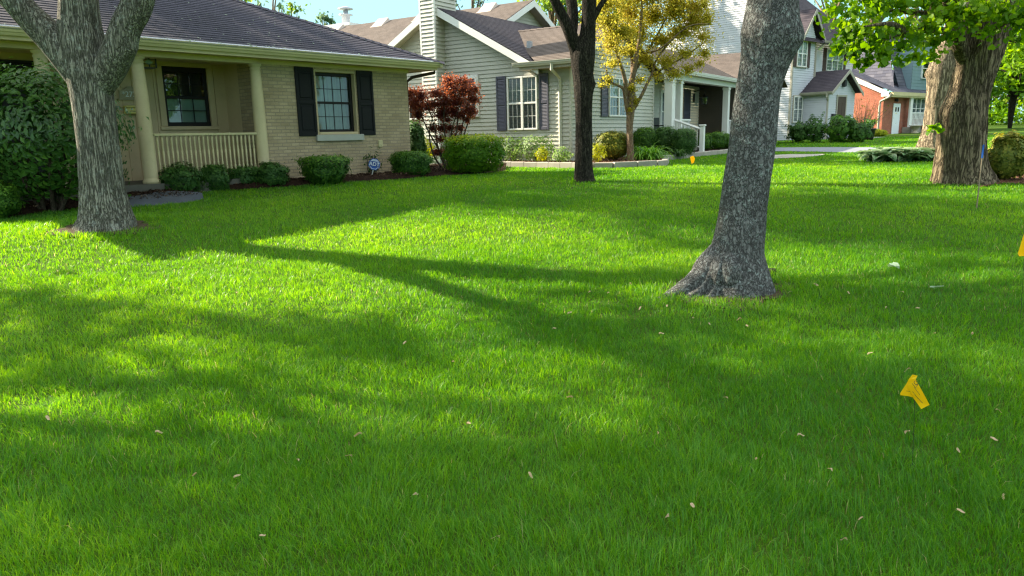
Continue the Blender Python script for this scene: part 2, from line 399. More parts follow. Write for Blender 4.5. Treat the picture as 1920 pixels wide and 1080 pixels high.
# foliage
M['f_shrub'] = leafmat('glossy shrub leaves', (.026, .085, .016), (.06, .15, .026), (.12, .24, .04), trans=.38, rough=.35, spec=.5)
M['f_box'] = leafmat('boxwood leaves', (.024, .075, .016), (.055, .135, .026), (.105, .21, .04), trans=.25)
M['f_clip'] = leafmat('clipped yew leaves', (.026, .085, .012), (.065, .165, .018), (.15, .29, .03), trans=.3)
M['f_hedge_sun'] = leafmat('hedge leaves with sunlit yellow', (.05, .14, .010), (.125, .26, .014), (.44, .47, .02), trans=.4)
M['f_purp'] = leafmat('purple leaves', (.022, .008, .011), (.06, .018, .022), (.30, .06, .08), trans=.4, tcol=(.6, .17, .06), rough=.35)
M['f_per'] = leafmat('pale perennial leaves', (.08, .18, .03), (.18, .30, .08), (.46, .52, .28), trans=.4)
M['f_gold'] = leafmat('golden boxwood leaves', (.085, .13, .02), (.19, .22, .03), (.38, .34, .06), trans=.35)
M['f_lily'] = leafmat('daylily blades', (.09, .24, .025), (.16, .36, .04), (.26, .46, .06), trans=.4)
M['f_hosta'] = leafmat('hosta leaves', (.05, .13, .045), (.10, .21, .075), (.34, .40, .22), trans=.25)
M['f_orn'] = leafmat('yellow orange maple leaves', (.19, .20, .014), (.34, .33, .02), (.46, .30, .04), trans=.5, tcol=(.68, .60, .07), rough=.5)
M['f_lin'] = leafmat('bright linden leaves', (.055, .15, .009), (.11, .24, .012), (.19, .32, .018), trans=.55, rough=.4)
M['f_maple'] = leafmat('maple leaves', (.05, .11, .014), (.08, .16, .018), (.12, .21, .024), trans=.55)
M['f_bg'] = leafmat('distant leaves', (.06, .13, .02), (.11, .20, .03), (.22, .28, .06), trans=.45)
M['f_bgb'] = leafmat('distant blue green leaves', (.05, .11, .06), (.10, .17, .09), (.17, .24, .13), trans=.4)
M['f_low'] = leafmat('yellow ground plants', (.22, .26, .012), (.36, .40, .02), (.48, .48, .04), trans=.4)

# ------------------------------------------------------------------ house frames (x along the wall, y inward, z up)
class Frame:
    def __init__(s, P0, heading):
        a = R(heading); s.P0 = np.array(P0, float); s.X = np.array([math.sin(a), math.cos(a), 0]); s.Y = np.array([-s.X[1], s.X[0], 0]); s.rz = R(90-heading)
    def w(s, x, y, z=0): return s.P0+s.X*x+s.Y*y+np.array([0, 0, z])
FB = Frame((-2.354, 17.7, .634), 40.7)
FG = Frame((1.685, 21.3, .77), 123.5)
FH = Frame((14.92, 39.5, .90), 138.0)
FR = Frame((23.12, 46.0, 1.09), 140.0)

# ------------------------------------------------------------------ ground sheets
def lawn_sheet():
    rr = np.concatenate([[0], np.geomspace(.6, 420, 130)]); na = 220
    th = np.linspace(0, 2*math.pi, na, endpoint=False)
    X = np.outer(rr[1:], np.cos(th)).ravel(); Y = np.outer(rr[1:], np.sin(th)).ravel()
    V = np.concatenate([[[0, 0, g(0, 0)]], np.stack([X, Y, G(X, Y)], 1)])
    F = []
    n = len(rr)-1
    i = np.arange(na)
    for j in range(n-1):
        a = 1+j*na; b = a+na
        F.append(np.stack([a+i, a+(i+1) % na, b+(i+1) % na], 1)); F.append(np.stack([a+i, b+(i+1) % na, b+i], 1))
    F.append(np.stack([np.zeros(na, int), 1+(i+1) % na, 1+i], 1)[:, ::-1])
    o = fast('lawn', V, np.concatenate(F), M['lawn'], smooth_=True); o['kind'] = 'structure'
lawn_sheet()
def strip(name, A, B, mat, lift, rows=10, sub=6, rough=0.0, arch=0.0):
    """ground sheet between two lines, following the terrain"""
    def res(L):
        L = np.array(L, float)[:, :2]; out = []
        for a, b in zip(L[:-1], L[1:]):
            for k in range(sub): out.append(a+(b-a)*k/sub)
        out.append(L[-1]); return np.array(out)
    A, B = res(A), res(B); n = len(A); V = []; F = []
    for j in range(rows+1):
        t_ = j/rows; P = A+(B-A)*t_
        z = G(P[:, 0], P[:, 1])+lift+arch*min(1, 4*t_)+rough*(rng.random(n)-.3)*(1 if 0 < j else .2)
        V.append(np.stack([P[:, 0], P[:, 1], z], 1))
    V = np.concatenate(V)
    i = np.arange(n-1)
    for j in range(rows):
        a = j*n; F.append(np.stack([a+i, a+i+1, a+n+i+1, a+n+i], 1))
    o = fast(name, V, np.concatenate(F), mat, smooth_=True); o['kind'] = 'structure'
    return np.concatenate([A, B[::-1]])
gp = lambda L: [onG(*p) for p in L]
bedA_f = gp([(-80, 428), (0, 412), (75, 401), (150, 390), (230, 385), (300, 373), (375, 360), (470, 356), (560, 350), (690, 341), (800, 333), (900, 327), (948, 322)])
bedA_b = [FB.w(x, -.01) for x in (-11, -9.6, -8.7, -8.2, -7.4, -6.6, -5.6, -4.5, -3.6, -2.2, -.9)]+gp([(812, 314), (950, 314)])
polyA = strip('mulch_bed', bedA_f, bedA_b, M['mulch'], .012, rows=14, sub=10, rough=.05, arch=.085)
polyP = strip('slate_path', gp([(238, 389), (300, 386), (350, 381), (382, 374)]), gp([(225, 375), (268, 371), (330, 368), (376, 371)]), M['slate'], -.02, rows=12, sub=5, arch=.115)
curb1 = gp([(876, 310.5), (938, 313), (1010, 314.5), (1076, 315.5), (1115, 316), (1149, 315.5), (1192, 314), (1228, 312.5), (1246, 310.5), (1249, 305)])
bedB_b = [FG.w(x, y) for x, y in ((-5, -.02), (-3.8, -.02), (-2.4, -.02), (-1, -.02), (.12, -.02), (.12, .8), (.12, 2), (.12, 3.2), (.12, 4.4), (.12, 5.4))]
polyB = strip('mulch_bed', curb1, bedB_b, M['mulchred'], .10, rows=10, sub=8, rough=.04)
curb2 = gp([(1236, 301.5), (1280, 297.5), (1330, 291.5), (1384, 286), (1450, 281)])
bedC_b = [FG.w(x, y) for x, y in ((.7, 5.2), (.7, 7), (.7, 9.5), (.7, 12.5), (.7, 16))]
polyC = strip('mulch_bed', curb2, bedC_b, M['mulch'], .10, rows=8, sub=8, rough=.04)
polyD = strip('driveway', gp([(1400, 284), (1470, 284.4), (1586, 286.8), (1656, 285.3), (1740, 284), (1850, 283)]), gp([(1400, 277.5), (1470, 277.3), (1586, 277), (1656, 277), (1740, 277), (1850, 276.5)]), M['asph'], .02, rows=4, sub=4)
polyE = strip('front_walk', gp([(1440, 299), (1478, 297.3), (1505, 296), (1532, 293.5), (1548, 290.6)]), gp([(1440, 292), (1480, 290.2), (1505, 290), (1525, 289.8), (1546, 290)]), M['conc'], .02, rows=3, sub=4)
polyF = strip('mulch_bed', gp([(1838, 352), (1880, 345), (1960, 347), (2040, 352)]), gp([(1845, 325), (1880, 322), (1960, 322), (2040, 326)]), M['mulchred'], .012, rows=5, sub=6, rough=.04)
t = NT('bare soil'); v = t.coord('Object'); n1 = t.noise(v, 22, 6, .75)
t.col(t.ramp(n1, [(.3, (.035, .026, .016)), (.55, (.10, .075, .045)), (.75, (.19, .15, .09))])); t.bump(n1, 1.0, .03); M['soil'] = t.set(.95, .1)
def soil(c, r0, seed):
    r_ = np.random.default_rng(seed); V = [(c[0], c[1], g(*c)+.012)]; F = []; n = 40
    for ring in (.6, 1.0):
        for k in range(n):
            a = 2*math.pi*k/n; rr = r0*ring*(1+.16*math.sin(3*a+seed)+.12*math.sin(7*a)+.07*r_.random()); x, y = c[0]+rr*math.cos(a), c[1]+rr*math.sin(a); V.append((x, y, g(x, y)+.010))
    for k in range(n): F += [(0, 1+k, 1+(k+1) % n), (1+k, 1+n+k, 1+(k+1) % n), (1+n+k, 1+n+(k+1) % n, 1+(k+1) % n)]
    o = fast('bare_soil', np.array(V), np.array(F), M['soil'], smooth_=True); o['kind'] = 'structure'
soil(CT, .50, 1); soil(LT, .56, 2)
def inpoly(x, y, P):
    c = np.zeros(len(x), bool); n = len(P)
    for i in range(n):
        x0, y0 = P[i][0], P[i][1]; x1, y1 = P[(i+1) % n][0], P[(i+1) % n][1]
        k = ((y0 > y) != (y1 > y)) & (x < (x1-x0)*(y-y0)/((y1-y0) if y1 != y0 else 1e-9)+x0); c ^= k
    return c
foot = [[FB.w(*p) for p in ((-9.4, 0), (0, 0), (0, 9), (-9.4, 9))], [FG.w(*p) for p in ((-9, 0), (.1, 0), (.6, 16), (-9, 16))]]
NOGRASS = [polyA, polyP, polyB, polyC, polyD, polyE, polyF]+[np.array(f) for f in foot]

# ------------------------------------------------------------------ grass
def vnoise(x, y, s, seed=0):
    r_ = np.random.default_rng(seed); T = r_.random((64, 64))
    x = x*s; y = y*s; xi = np.floor(x).astype(int); yi = np.floor(y).astype(int); fx = x-xi; fy = y-yi
    fx = fx*fx*(3-2*fx); fy = fy*fy*(3-2*fy)
    q = lambda a, b: T[a % 64, b % 64]
    return (q(xi, yi)*(1-fx)+q(xi+1, yi)*fx)*(1-fy)+(q(xi, yi+1)*(1-fx)+q(xi+1, yi+1)*fx)*fy
def grass():
    bands = [(1.7, 3.4, 12500, .0031, .066), (3.4, 5.5, 7500, .0039, .062), (5.5, 8.5, 4200, .0052, .056), (8.5, 13, 2200, .0070, .050), (13, 19, 1000, .011, .046), (19, 28, 420, .018, .045), (28, 46, 140, .03, .05)]
    Vs, Fs, Ts, off = [], [], [], 0
    r_ = np.random.default_rng(3)
    for r0, r1, dens, wd, hh in bands:
        n = int(dens*R(122)/2*(r1*r1-r0*r0))
        rad = np.sqrt(r_.uniform(r0*r0, r1*r1, n)); a = r_.uniform(-R(61), R(61), n)
        x = rad*np.sin(a); y = rad*np.cos(a)
        keep = np.ones(n, bool)
        for P in NOGRASS: keep &= ~inpoly(x, y, P)
        for (tx, ty), rr in ((LT, .46), (CT, .40)):
            keep &= np.hypot(x-tx, y-ty) > rr*(.8+.5*vnoise(x, y, 5, 9))
        x, y = x[keep], y[keep]; n = len(x)
        z = G(x, y)
        cl = vnoise(x, y, 9.0, 1)*.6+vnoise(x, y, 2.2, 2)*.4
        h = hh*(.30+1.05*cl)*r_.uniform(.5, 1.35, n)
        # longer uncut tufts round the tree feet
        for (tx, ty), rr in ((LT, .75), (CT, .62)):
            h *= 1+.8*np.exp(-((np.hypot(x-tx, y-ty)-rr)/.18)**2)*r_.random(n)
        th = r_.uniform(0, 2*math.pi, n)+0*cl
        swirl = vnoise(x, y, 2.2, 5)*6.3
        ld = np.where(r_.random(n) < .22, swirl, r_.uniform(0, 2*math.pi, n))
        lean = h*r_.uniform(.1, 1.15, n)
        bx, by = np.cos(th)*wd*.5, np.sin(th)*wd*.5
        lx, ly = np.cos(ld)*lean, np.sin(ld)*lean
        w2 = r_.uniform(.7, 1.2, n)
        B0 = np.stack([x-bx*w2, y-by*w2, z-.004], 1); B1 = np.stack([x+bx*w2, y+by*w2, z-.004], 1)
        M0 = np.stack([x-bx*.8*w2+lx*.38, y-by*.8*w2+ly*.38, z+h*.62], 1); M1 = np.stack([x+bx*.8*w2+lx*.38, y+by*.8*w2+ly*.38, z+h*.62], 1)
        T_ = np.stack([x+lx, y+ly, z+h*.95], 1)
        V = np.stack([B0, B1, M0, M1, T_], 1).reshape(-1, 3)
        o = off+np.arange(n)*5
        F = np.stack([np.stack([o, o+1, o+3], 1), np.stack([o, o+3, o+2], 1), np.stack([o+2, o+3, o+4], 1)], 1).reshape(-1, 3)
        patch = vnoise(x, y, .55, 11)
        tn = np.clip(.02+.62*r_.random(n)**1.3+.5*(patch-.5)+.42*cl*r_.random(n), 0, 1)
        dry = r_.random(n) < .005+.025*np.clip(vnoise(x, y, .8, 17)-.55, 0, 1)
        tn = np.where(dry, 1.0, tn*.9)
        Ts.append(np.repeat(tn, 5)); Vs.append(V); Fs.append(F); off += len(V)
    o = fast('lawn_grass', np.concatenate(Vs), np.concatenate(Fs), M['grass'], tint=np.concatenate(Ts))
    tag(o, 'bright green mown lawn grass with sun and shade patches', 'grass', kind='stuff')
grass()

# ------------------------------------------------------------------ foliage and trunks
def unit(v): return v/np.maximum(np.linalg.norm(v, axis=1, keepdims=True), 1e-9)
def leafgeo(P, size, r_, out=None, outw=.6, upw=.35, aspect=.55, shape='d', droop=0.0):
    n = len(P)
    nrm = r_.normal(size=(n, 3)); nrm = unit(nrm)
    if out is not None: nrm = nrm+outw*out*1.6
    nrm = unit(nrm+np.array([0, 0, upw]))
    ax = unit(np.cross(nrm, r_.normal(size=(n, 3))))
    if droop: ax = unit(ax+np.array([0, 0, -droop])); 
    nrm = unit(nrm-ax*(nrm*ax).sum(1, keepdims=True))
    sd = np.cross(nrm, ax)
    L = (size*r_.uniform(.5, 1.45, n))[:, None]; W = L*aspect
    if shape == 'd':
        V = np.stack([P-ax*L*.5, P-ax*L*.05+sd*W*.5+nrm*L*.10, P+ax*L*.5-nrm*L*.06, P-ax*L*.05-sd*W*.5+nrm*L*.10], 1).reshape(-1, 3)
        o = np.arange(n)*4
        F = np.stack([np.stack([o, o+1, o+2], 1), np.stack([o, o+2, o+3], 1)], 1).reshape(-1, 3); k = 4
    else:   # heart
        c = [(-.36, 0, 0), (-.5, .26, .06), (-.2, .52, .10), (.2, .34, .05), (.55, 0, -.08), (.2, -.34, .05), (-.2, -.52, .10), (-.5, -.26, .06)]
        V = np.stack([P+ax*L*a+sd*L*b*aspect*1.5+nrm*L*cc for a, b, cc in c], 1).reshape(-1, 3); k = 8
        o = np.arange(n)*8
        F = np.concatenate([np.stack([o, o+i, o+i+1], 1) for i in range(1, 7)])
    return V, F, k
def leaves(name, P, size, mat, parent, seed=0, out=None, tint=None, label=None, **kw):
    r_ = np.random.default_rng(seed)
    V, F, k = leafgeo(P, size, r_, out, **kw)
    if tint is None: tint = r_.random(len(P))
    tint = np.clip(tint, 0, 1)
    return fast(name, V, F, mat, parent, np.repeat(tint, k), label=label)
def clumps(cs, per, r_, squash=.75):
    """leaf positions spread through soft-edged clumps, bigger clumps holding more leaves"""
    P, O, I = [], [], []
    mr = sum(q for _, q in cs)/len(cs)
    for i, (c, rad) in enumerate(cs):
        n = max(5, int(per*r_.uniform(.7, 1.3)*(rad/mr)**2))
        d = unit(r_.normal(size=(n, 3))); u_ = np.abs(r_.normal(0, .62, n))
        sh = r_.uniform(.65, 1.35, 3)*np.array([1, 1, squash])
        P.append(np.asarray(c)+d*u_[:, None]*rad*sh); O.append(d); I.append(np.full(n, i))
    return np.concatenate(P), np.concatenate(O), np.concatenate(I)
def spline(pts, rad, step):
    pts = np.array(pts, float); rad = np.array(rad, float)
    out, ro = [], []
    n = len(pts)
    for i in range(n-1):
        p0, p1, p2, p3 = pts[max(i-1, 0)], pts[i], pts[i+1], pts[min(i+2, n-1)]
        r0, r1, r2, r3 = rad[max(i-1, 0)], rad[i], rad[i+1], rad[min(i+2, n-1)]
        m_ = max(2, int(np.linalg.norm(p2-p1)/step))
        for k in range(m_):
            t_ = k/m_
            f = lambda a, b, c, d: .5*((2*b)+(-a+c)*t_+(2*a-5*b+4*c-d)*t_**2+(-a+3*b-3*c+d)*t_**3)
            out.append(f(p0, p1, p2, p3)); ro.append(f(r0, r1, r2, r3))
    out.append(pts[-1]); ro.append(rad[-1])
    return np.array(out), np.maximum(np.array(ro), .002)
class Wood:
    def __init__(s): s.V = []; s.F = []; s.o = 0
    def limb(s, pts, rad, seg=14, step=.12, ridges=0.0, nr=9, lobes=0.0, twist=.4, seed=0, knots=()):
        r_ = np.random.default_rng(seed+11)
        P, Rr = spline(pts, rad, step); n = len(P)
        D = np.gradient(P, axis=0); D = unit(D)
        a = np.cross(D[0], [0, 1., 0]) if abs(D[0][1]) < .9 else np.cross(D[0], [1., 0, 0]); a /= np.linalg.norm(a)
        th = np.linspace(0, 2*math.pi, seg, endpoint=False)
        ph = r_.uniform(0, 6.28, 12); fr = r_.uniform(.6, 1.6, 12)
        V = np.zeros((n, seg, 3)); dist = np.concatenate([[0], np.cumsum(np.linalg.norm(np.diff(P, axis=0), axis=1))])
        for i in range(n):
            a = a-D[i]*(a @ D[i]); a /= np.linalg.norm(a); b = np.cross(D[i], a)
            h = dist[i]; t_ = th+twist*h*.35
            k = np.ones(seg)
            if ridges:
                k += ridges*(np.abs(np.sin(nr*t_/2+ph[0]+.8*np.sin(h*fr[0]*2+ph[1])))-.6)
                k += ridges*.6*np.sin((nr*2+1)*t_+ph[2]+1.6*np.sin(h*3*fr[1]+ph[3]))
                k += ridges*.8*np.sin(2*t_+ph[4]+h*fr[2])+ridges*.5*np.sin(5*t_+h*4*fr[3]+ph[5])
            if lobes:
                fall = math.exp(-h/.22)
                k += lobes*fall*(np.abs(np.sin(2.5*th+ph[6]))*1.3-.5)
            q = P[i]+Rr[i]*k[:, None]*(np.cos(th)[:, None]*a+np.sin(th)[:, None]*b)
            V[i] = q
        for (c, amp, w_) in knots:
            d_ = np.linalg.norm(V-np.asarray(c), axis=2); dirn = V-P[:, None, :]
            dirn = dirn/np.maximum(np.linalg.norm(dirn, axis=2, keepdims=True), 1e-6)
            V += dirn*(amp*np.exp(-(d_/w_)**2))[:, :, None]
        j = np.arange(seg)
        F = [np.stack([s.o+i*seg+j, s.o+i*seg+(j+1) % seg, s.o+(i+1)*seg+(j+1) % seg, s.o+(i+1)*seg+j], 1) for i in range(n-1)]
        s.V.append(V.reshape(-1, 3)); s.F.append(np.concatenate(F))
        s.o += n*seg
        return s
    def build(s, name, mat, parent, rel=None, label=None):
        V = np.concatenate(s.V)
        if rel is not None: V = V-np.asarray(rel)
        return fast(name, V, np.concatenate(s.F), mat, parent, smooth_=True, label=label)
def sil(L, Y, lean=0.0):
    """limb line from the outline (left px, right px, py) of an upright thing standing at depth Y"""
    pts, rad = [], []
    for l, r, y in L:
        P = atY((l+r)/2, y, Y); pts.append(P); rad.append((r-l)/2*mpp(P))
    return pts, rad
FLOOR = [-9.0]
def branchy(W, start, rad, dirv, length, r_, depth=2, tips=None, seg=7, up=.25):
    """a limb that forks; collects tip points for the crown"""
    d = np.array(dirv, float); d /= np.linalg.norm(d)
    n = 4; pts = [np.array(start, float)]
    for i in range(n):
        d = d+r_.normal(size=3)*.16+np.array([0, 0, up*.12]); d /= np.linalg.norm(d); q = pts[-1]+d*length/n; q[2] = max(q[2], min(FLOOR[0], pts[0][2])); pts.append(q)
    W.limb(pts, np.linspace(rad, rad*.5, n+1), seg=seg, step=.3, seed=int(r_.integers(1e6)))
    if depth > 0:
        for k in range(3):
            i = int(r_.integers(2, n+1)); dd = d+r_.normal(size=3)*.65+np.array([0, 0, up]); 
            branchy(W, pts[i], rad*.5, dd, length*r_.uniform(.5, .75), r_, depth-1, tips, max(5, seg-1), up)
    if tips is not None: tips.append(pts[-1]); tips.append(pts[-2])
    return pts
LIT = [[(255, 418), (620, 408), (980, 400), (1120, 425), (1100, 505), (850, 500), (560, 470), (330, 440)], [(0, 445), (250, 440), (420, 480), (700, 520), (960, 600), (900, 615), (560, 560), (300, 560), (0, 520)],
       [(100, 605), (420, 640), (620, 720), (660, 860), (400, 910), (240, 760)], [(760, 670), (1060, 680), (1100, 800), (780, 830)], [(1440, 455), (1820, 490), (1800, 525), (1450, 505)], [(1540, 640), (1920, 650), (1920, 700), (1560, 690)],
       [(950, 312), (1090, 312), (1090, 336), (950, 332)], [(1110, 305), (1350, 305), (1350, 345), (1110, 345)], [(1440, 296), (1920, 296), (1920, 356), (1440, 340)], [(0, 700), (110, 690), (160, 760), (60, 800)], [(1120, 690), (1420, 710), (1400, 800), (1130, 790)], [(0, 900), (260, 920), (330, 1000), (0, 1000)], [(1200, 880), (1600, 900), (1620, 960), (1210, 960)]]
def project(P):
    v = P-EYEP; z = max(v @ FW, .05); return 960+FPX*(v @ RT)/z, 540-FPX*(v @ UP)/z, v @ FW
def casts_on_lit(c, rad):
    t_ = c[2]/SUND[2]
    for _ in range(4): P = c-SUND*t_; t_ += (P[2]-g(P[0], P[1]))/SUND[2]
    for ox, oy in ((0, 0), (.6, 0), (-.6, 0), (0, .6), (0, -.6)):
        Q = np.array([P[0]+ox*rad, P[1]+oy*rad, 0]); Q[2] = g(Q[0], Q[1]); x, y, z = project(Q)
        if z < .3: continue
        for L in LIT:
            if inpoly(np.array([x]), np.array([y]), L)[0]: return True
    return False
DARK = [[(560, 640), (1000, 610), (1500, 600), (1900, 560), (1900, 640), (1500, 640), (1100, 690), (820, 680), (560, 760)], [(0, 860), (1920, 830), (1920, 1080), (0, 1080)], [(560, 700), (820, 700), (860, 800), (1120, 790), (1400, 800), (1920, 720), (1920, 830), (0, 880), (300, 860)],
        [(1100, 350), (1900, 370), (1900, 450), (1440, 440), (1100, 400)], [(350, 345), (1080, 345), (1100, 395), (500, 400), (300, 410)], [(0, 530), (300, 570), (560, 580), (700, 640), (300, 620), (0, 640)], [(420, 615), (760, 625), (900, 690), (760, 760), (620, 690)]]
def dark_point(r_):
    L = DARK[int(r_.integers(len(DARK)))]; A = np.array(L, float); lo, hi = A.min(0), A.max(0)
    while True:
        q = r_.uniform(lo, hi)
        if inpoly(q[:1], q[1:], L)[0]: return onG(*q)
def canopy(W, root, base, hub, centre, radii, n, rad, per, size, mat, r_, seed, zmin, twig=.03):
    """a broad crown of separate leafy clumps with gaps, each on its own twig from the nearest limb"""
    cs = []; tries = 0
    while len(cs) < n and tries < n*12:
        tries += 1
        d = r_.normal(size=3); d /= np.linalg.norm(d); u_ = r_.random()**(1/2.4)
        c = np.asarray(centre)+d*u_*np.asarray(radii); q = rad*r_.uniform(.65, 1.25)
        if r_.random() < .5:            # a clump whose shade falls where the lawn is dark
            for _ in range(12):
                P0 = dark_point(r_); z_ = r_.uniform(max(zmin, centre[2]-radii[2]), centre[2]+radii[2]); c_ = P0+SUND*(z_-P0[2])/SUND[2]
                if (((c_-np.asarray(centre))/np.asarray(radii))**2).sum() < 1: c = c_; break
        if c[2]-q < zmin: c[2] = zmin+q+r_.uniform(0, .4)
        if casts_on_lit(c, q): continue
        cs.append((c, q)); h_ = np.asarray(hub[int(r_.integers(len(hub)))]); mid = h_*.45+c*.55+np.array([0, 0, .25])
        W.limb([h_, mid, c], [twig, twig*.6, .008], seg=5, step=.4, seed=len(cs))
    P, O, I = clumps(cs, per, r_)
    W.build('trunk', M[mat[0]], root, base)
    tone = r_.normal(.5, .18, len(cs))[I]+r_.normal(0, .16, len(P))
    return leaves('crown', P-np.asarray(base), size, M[mat[1]], root, seed, O, tone)
def crown_of(root, rel, tips, r_, rad, per, size, mat, seed, zmin=None, extra=(), **kw):
    cs = []
    for p in tips:
        c = np.array(p)+r_.normal(size=3)*rad*.35; q = rad*r_.uniform(.6, 1.25)
        if zmin is not None and c[2]-q*.75 < zmin: c[2] = zmin+q*.75+r_.uniform(0, .5)
        cs.append((c, q))
    cs += list(extra)
    P, O, I = clumps(cs, per, r_)
    tone = r_.normal(.5, .18, len(cs))[I]+r_.normal(0, .16, len(P))
    return leaves('crown', P-np.asarray(rel), size, mat, root, seed, O, tone, **kw)

# ------------------------------------------------------------------ windows
def wT(plane, pos):
    if plane == 'y': return lambda a, d, z: (a, pos-d, z)      # wall facing -y
    return lambda a, d, z: (pos+d, a, z)                         # wall facing +x
def window(parent, plane, pos, a0, a1, z0, z1, frame, units=1, cols=3, rows=2, fw=.05, muntin=None, back='blind', back2=None, proud=.035, casing=0, casmat=None, split=True):
    pos += -.036 if plane == 'y' else .036      # stands on the face of the laps
    T = wT(plane, pos); f = MB(T); k = .045
    f.cbox(a0, a1, -.038, proud, z0, z0+fw); f.cbox(a0, a1, -.038, proud, z1-fw, z1)
    us = np.linspace(a0, a1, units+1)
    f.cbox(a0, a0+fw, -.037, proud+.002, z0, z1); f.cbox(a1-fw, a1, -.037, proud+.002, z0, z1)
    for u in us[1:-1]: f.cbox(u-fw*.75, u+fw*.75, -.037, proud+.004, z0, z1)
    zm = (z0+z1)/2
    if split: f.cbox(a0+.01, a1-.01, -.003, proud-.006, zm-.026, zm+.026)
    win = f.build('window', M[frame], parent)
    if casing:
        c = MB(T); c.cbox(a0-casing, a1+casing, -.039, proud*.7, z1, z1+casing); c.cbox(a0-casing, a0, -.039, proud*.7, z0, z1); c.cbox(a1, a1+casing, -.039, proud*.7, z0, z1); c.cbox(a0-casing*1.3, a1+casing*1.3, -.039, proud+.02, z0-casing*.6, z0)
        c.build('casing', M[casmat or frame], win)
    mt = MB(T)
    g1 = MB(T); bl = MB(T); bl2 = MB(T)
    for u0, u1 in zip(us[:-1], us[1:]):
        for (s0, s1, low) in ((z0, zm, 1), (zm, z1, 0)) if split else ((z0, z1, 0),):
            lo = s0+(fw if low or not split else .02); hi = s1-(.02 if low else fw)
            L, Rr_ = u0+fw*.9, u1-fw*.9
            g1.poly([(L, .017, lo), (Rr_, .017, lo), (Rr_, .017, hi), (L, .017, hi)])
            (bl2 if (low and back2) else bl).poly([(L, .004, lo), (Rr_, .004, lo), (Rr_, .004, hi), (L, .004, hi)])
            for c in range(1, cols):
                x = L+(Rr_-L)*c/cols; mt.box(x-.006, x+.006, .012, .022, lo, hi)
            for r_ in range(1, rows):
                z = lo+(hi-lo)*r_/rows; mt.box(L, Rr_, .0125, .0215, z-.006, z+.006)
    g1.build('pane', M['glass'], win)
    mt.build('muntins', M[muntin or frame], win)
    bl.build('blind', M[back], win)
    if bl2.v: bl2.build('shaded_blind', M[back2], win)  # blind behind the lower sash, darker colour standing in for shade
    return win
def shutter(parent, plane, pos, a0, a1, z0, z1, mat, kind='panel', label=None):
    T = wT(plane, pos); s = MB(T); e = .055; d = .032
    s.cbox(a0, a0+e, .002, d, z0, z1); s.cbox(a1-e, a1, .002, d, z0, z1)
    zs = [z0, (z0+z1)/2+.02, z1]
    s.box(a0+.01, a1-.01, .004, .012, z0+.02, z1-.02)
    for z, h in ((z0, .085), ((z0+z1)/2-.045, .09), (z1-.085, .085)): s.cbox(a0+e, a1-e, .003, d-.002, z, z+h)
    for lo, hi in ((z0+.085, (z0+z1)/2-.045), ((z0+z1)/2+.045, z1-.085)):
        if kind == 'panel':
            s.cbox(a0+e+.035, a1-e-.035, .004, d-.006, lo+.035, hi-.035, .012)
        else:
            z = lo+.005
            while z < hi-.03:
                s.add([(a0+e, .028, z), (a1-e, .028, z), (a1-e, .012, z+.034), (a0+e, .012, z+.034)], [(0, 1, 2, 3)]); s.add([(a0+e, .028, z), (a1-e, .028, z), (a1-e, .014, z), (a0+e, .014, z)], [(0, 1, 2, 3)]); z += .04
    return s.build('shutter', M[mat], parent, label=label)
def gutter(parent, P0, P1, out, mat, h=.12, d=.11):
    """trough along P0-P1 with its front leaning out"""
    P0, P1, out = map(np.array, (P0, P1, out)); b = MB()
    prof = [(0, 0), (d*.55, 0), (d*.72, h*.35), (d*.85, h*.45), (d*.92, h*.86), (d*1.05, h*.88), (d*1.05, h), (d*.86, h), (d*.8, h*.9), (d*.1, h*.55), (0, h)]
    A = [tuple(P0+out*x+np.array([0, 0, z])) for x, z in prof]
    b.prism(A, tuple(P1-P0)); return b.build('gutter', M[mat], parent)

# ------------------------------------------------------------------ the tan brick house
h = thing('brick_house', 'tan brick ranch house with dark hip roof, columned porch and black shutters', 'house', FB.P0, FB.rz)
b = MB()
WL, D = -9.3, 9.0
ox0, ox1, oz0, oz1 = -2.56, -1.50, .98, 2.31
b.box(-3.82, ox0, 0, .2, -.5, 2.345); b.box(ox1, 0, 0, .2, -.5, 2.345); b.box(ox0, ox1, 0, .2, -.5, oz0); b.box(ox0, ox1, 0, .2, oz1, 2.345)
b.box(-.2, 0, .2, D, -.5, 2.345); b.box(-3.82, -3.62, .2, .83, -.5, 2.42); b.box(WL, WL+.2, 1.6, D, -.5, 2.4); b.box(WL+.2, -.2, D-.2, D, -.5, 2.4)
b.box(-7.24, -6.98, 1.34, 1.6, -.3, 2.40); b.box(WL, -8.55, 1.34, 1.6, -.3, 2.40)
b.build('wall', M['brick'], h)
b = MB()      # board and batten wall at the back of the porch
wx0, wx1, wz0, wz1 = -5.10, -4.19, 1.19, 2.34
b.box(-6.98, wx0, 1.4, 1.5, -.2, 2.42); b.box(wx1, -3.60, 1.4, 1.5, -.2, 2.42); b.box(wx0, wx1, 1.4, 1.5, -.2, wz0); b.box(wx0, wx1, 1.4, 1.5, wz1, 2.42)
b.box(-3.80, -3.70, .83, 1.4, -.2, 2.42); b.box(-8.55, -7.24, 1.4, 1.5, 2.3, 2.42)
x = -6.9
while x < -3.9:
    if not (wx0-.12 < x < wx1+.12): b.box(x-.018, x+.018, 1.38, 1.4, -.15, 2.42)
    else: b.box(x-.018, x+.018, 1.38, 1.4, -.15, wz0-.16)
    x += .205
b.build('porch_wall', M['batten'], h)
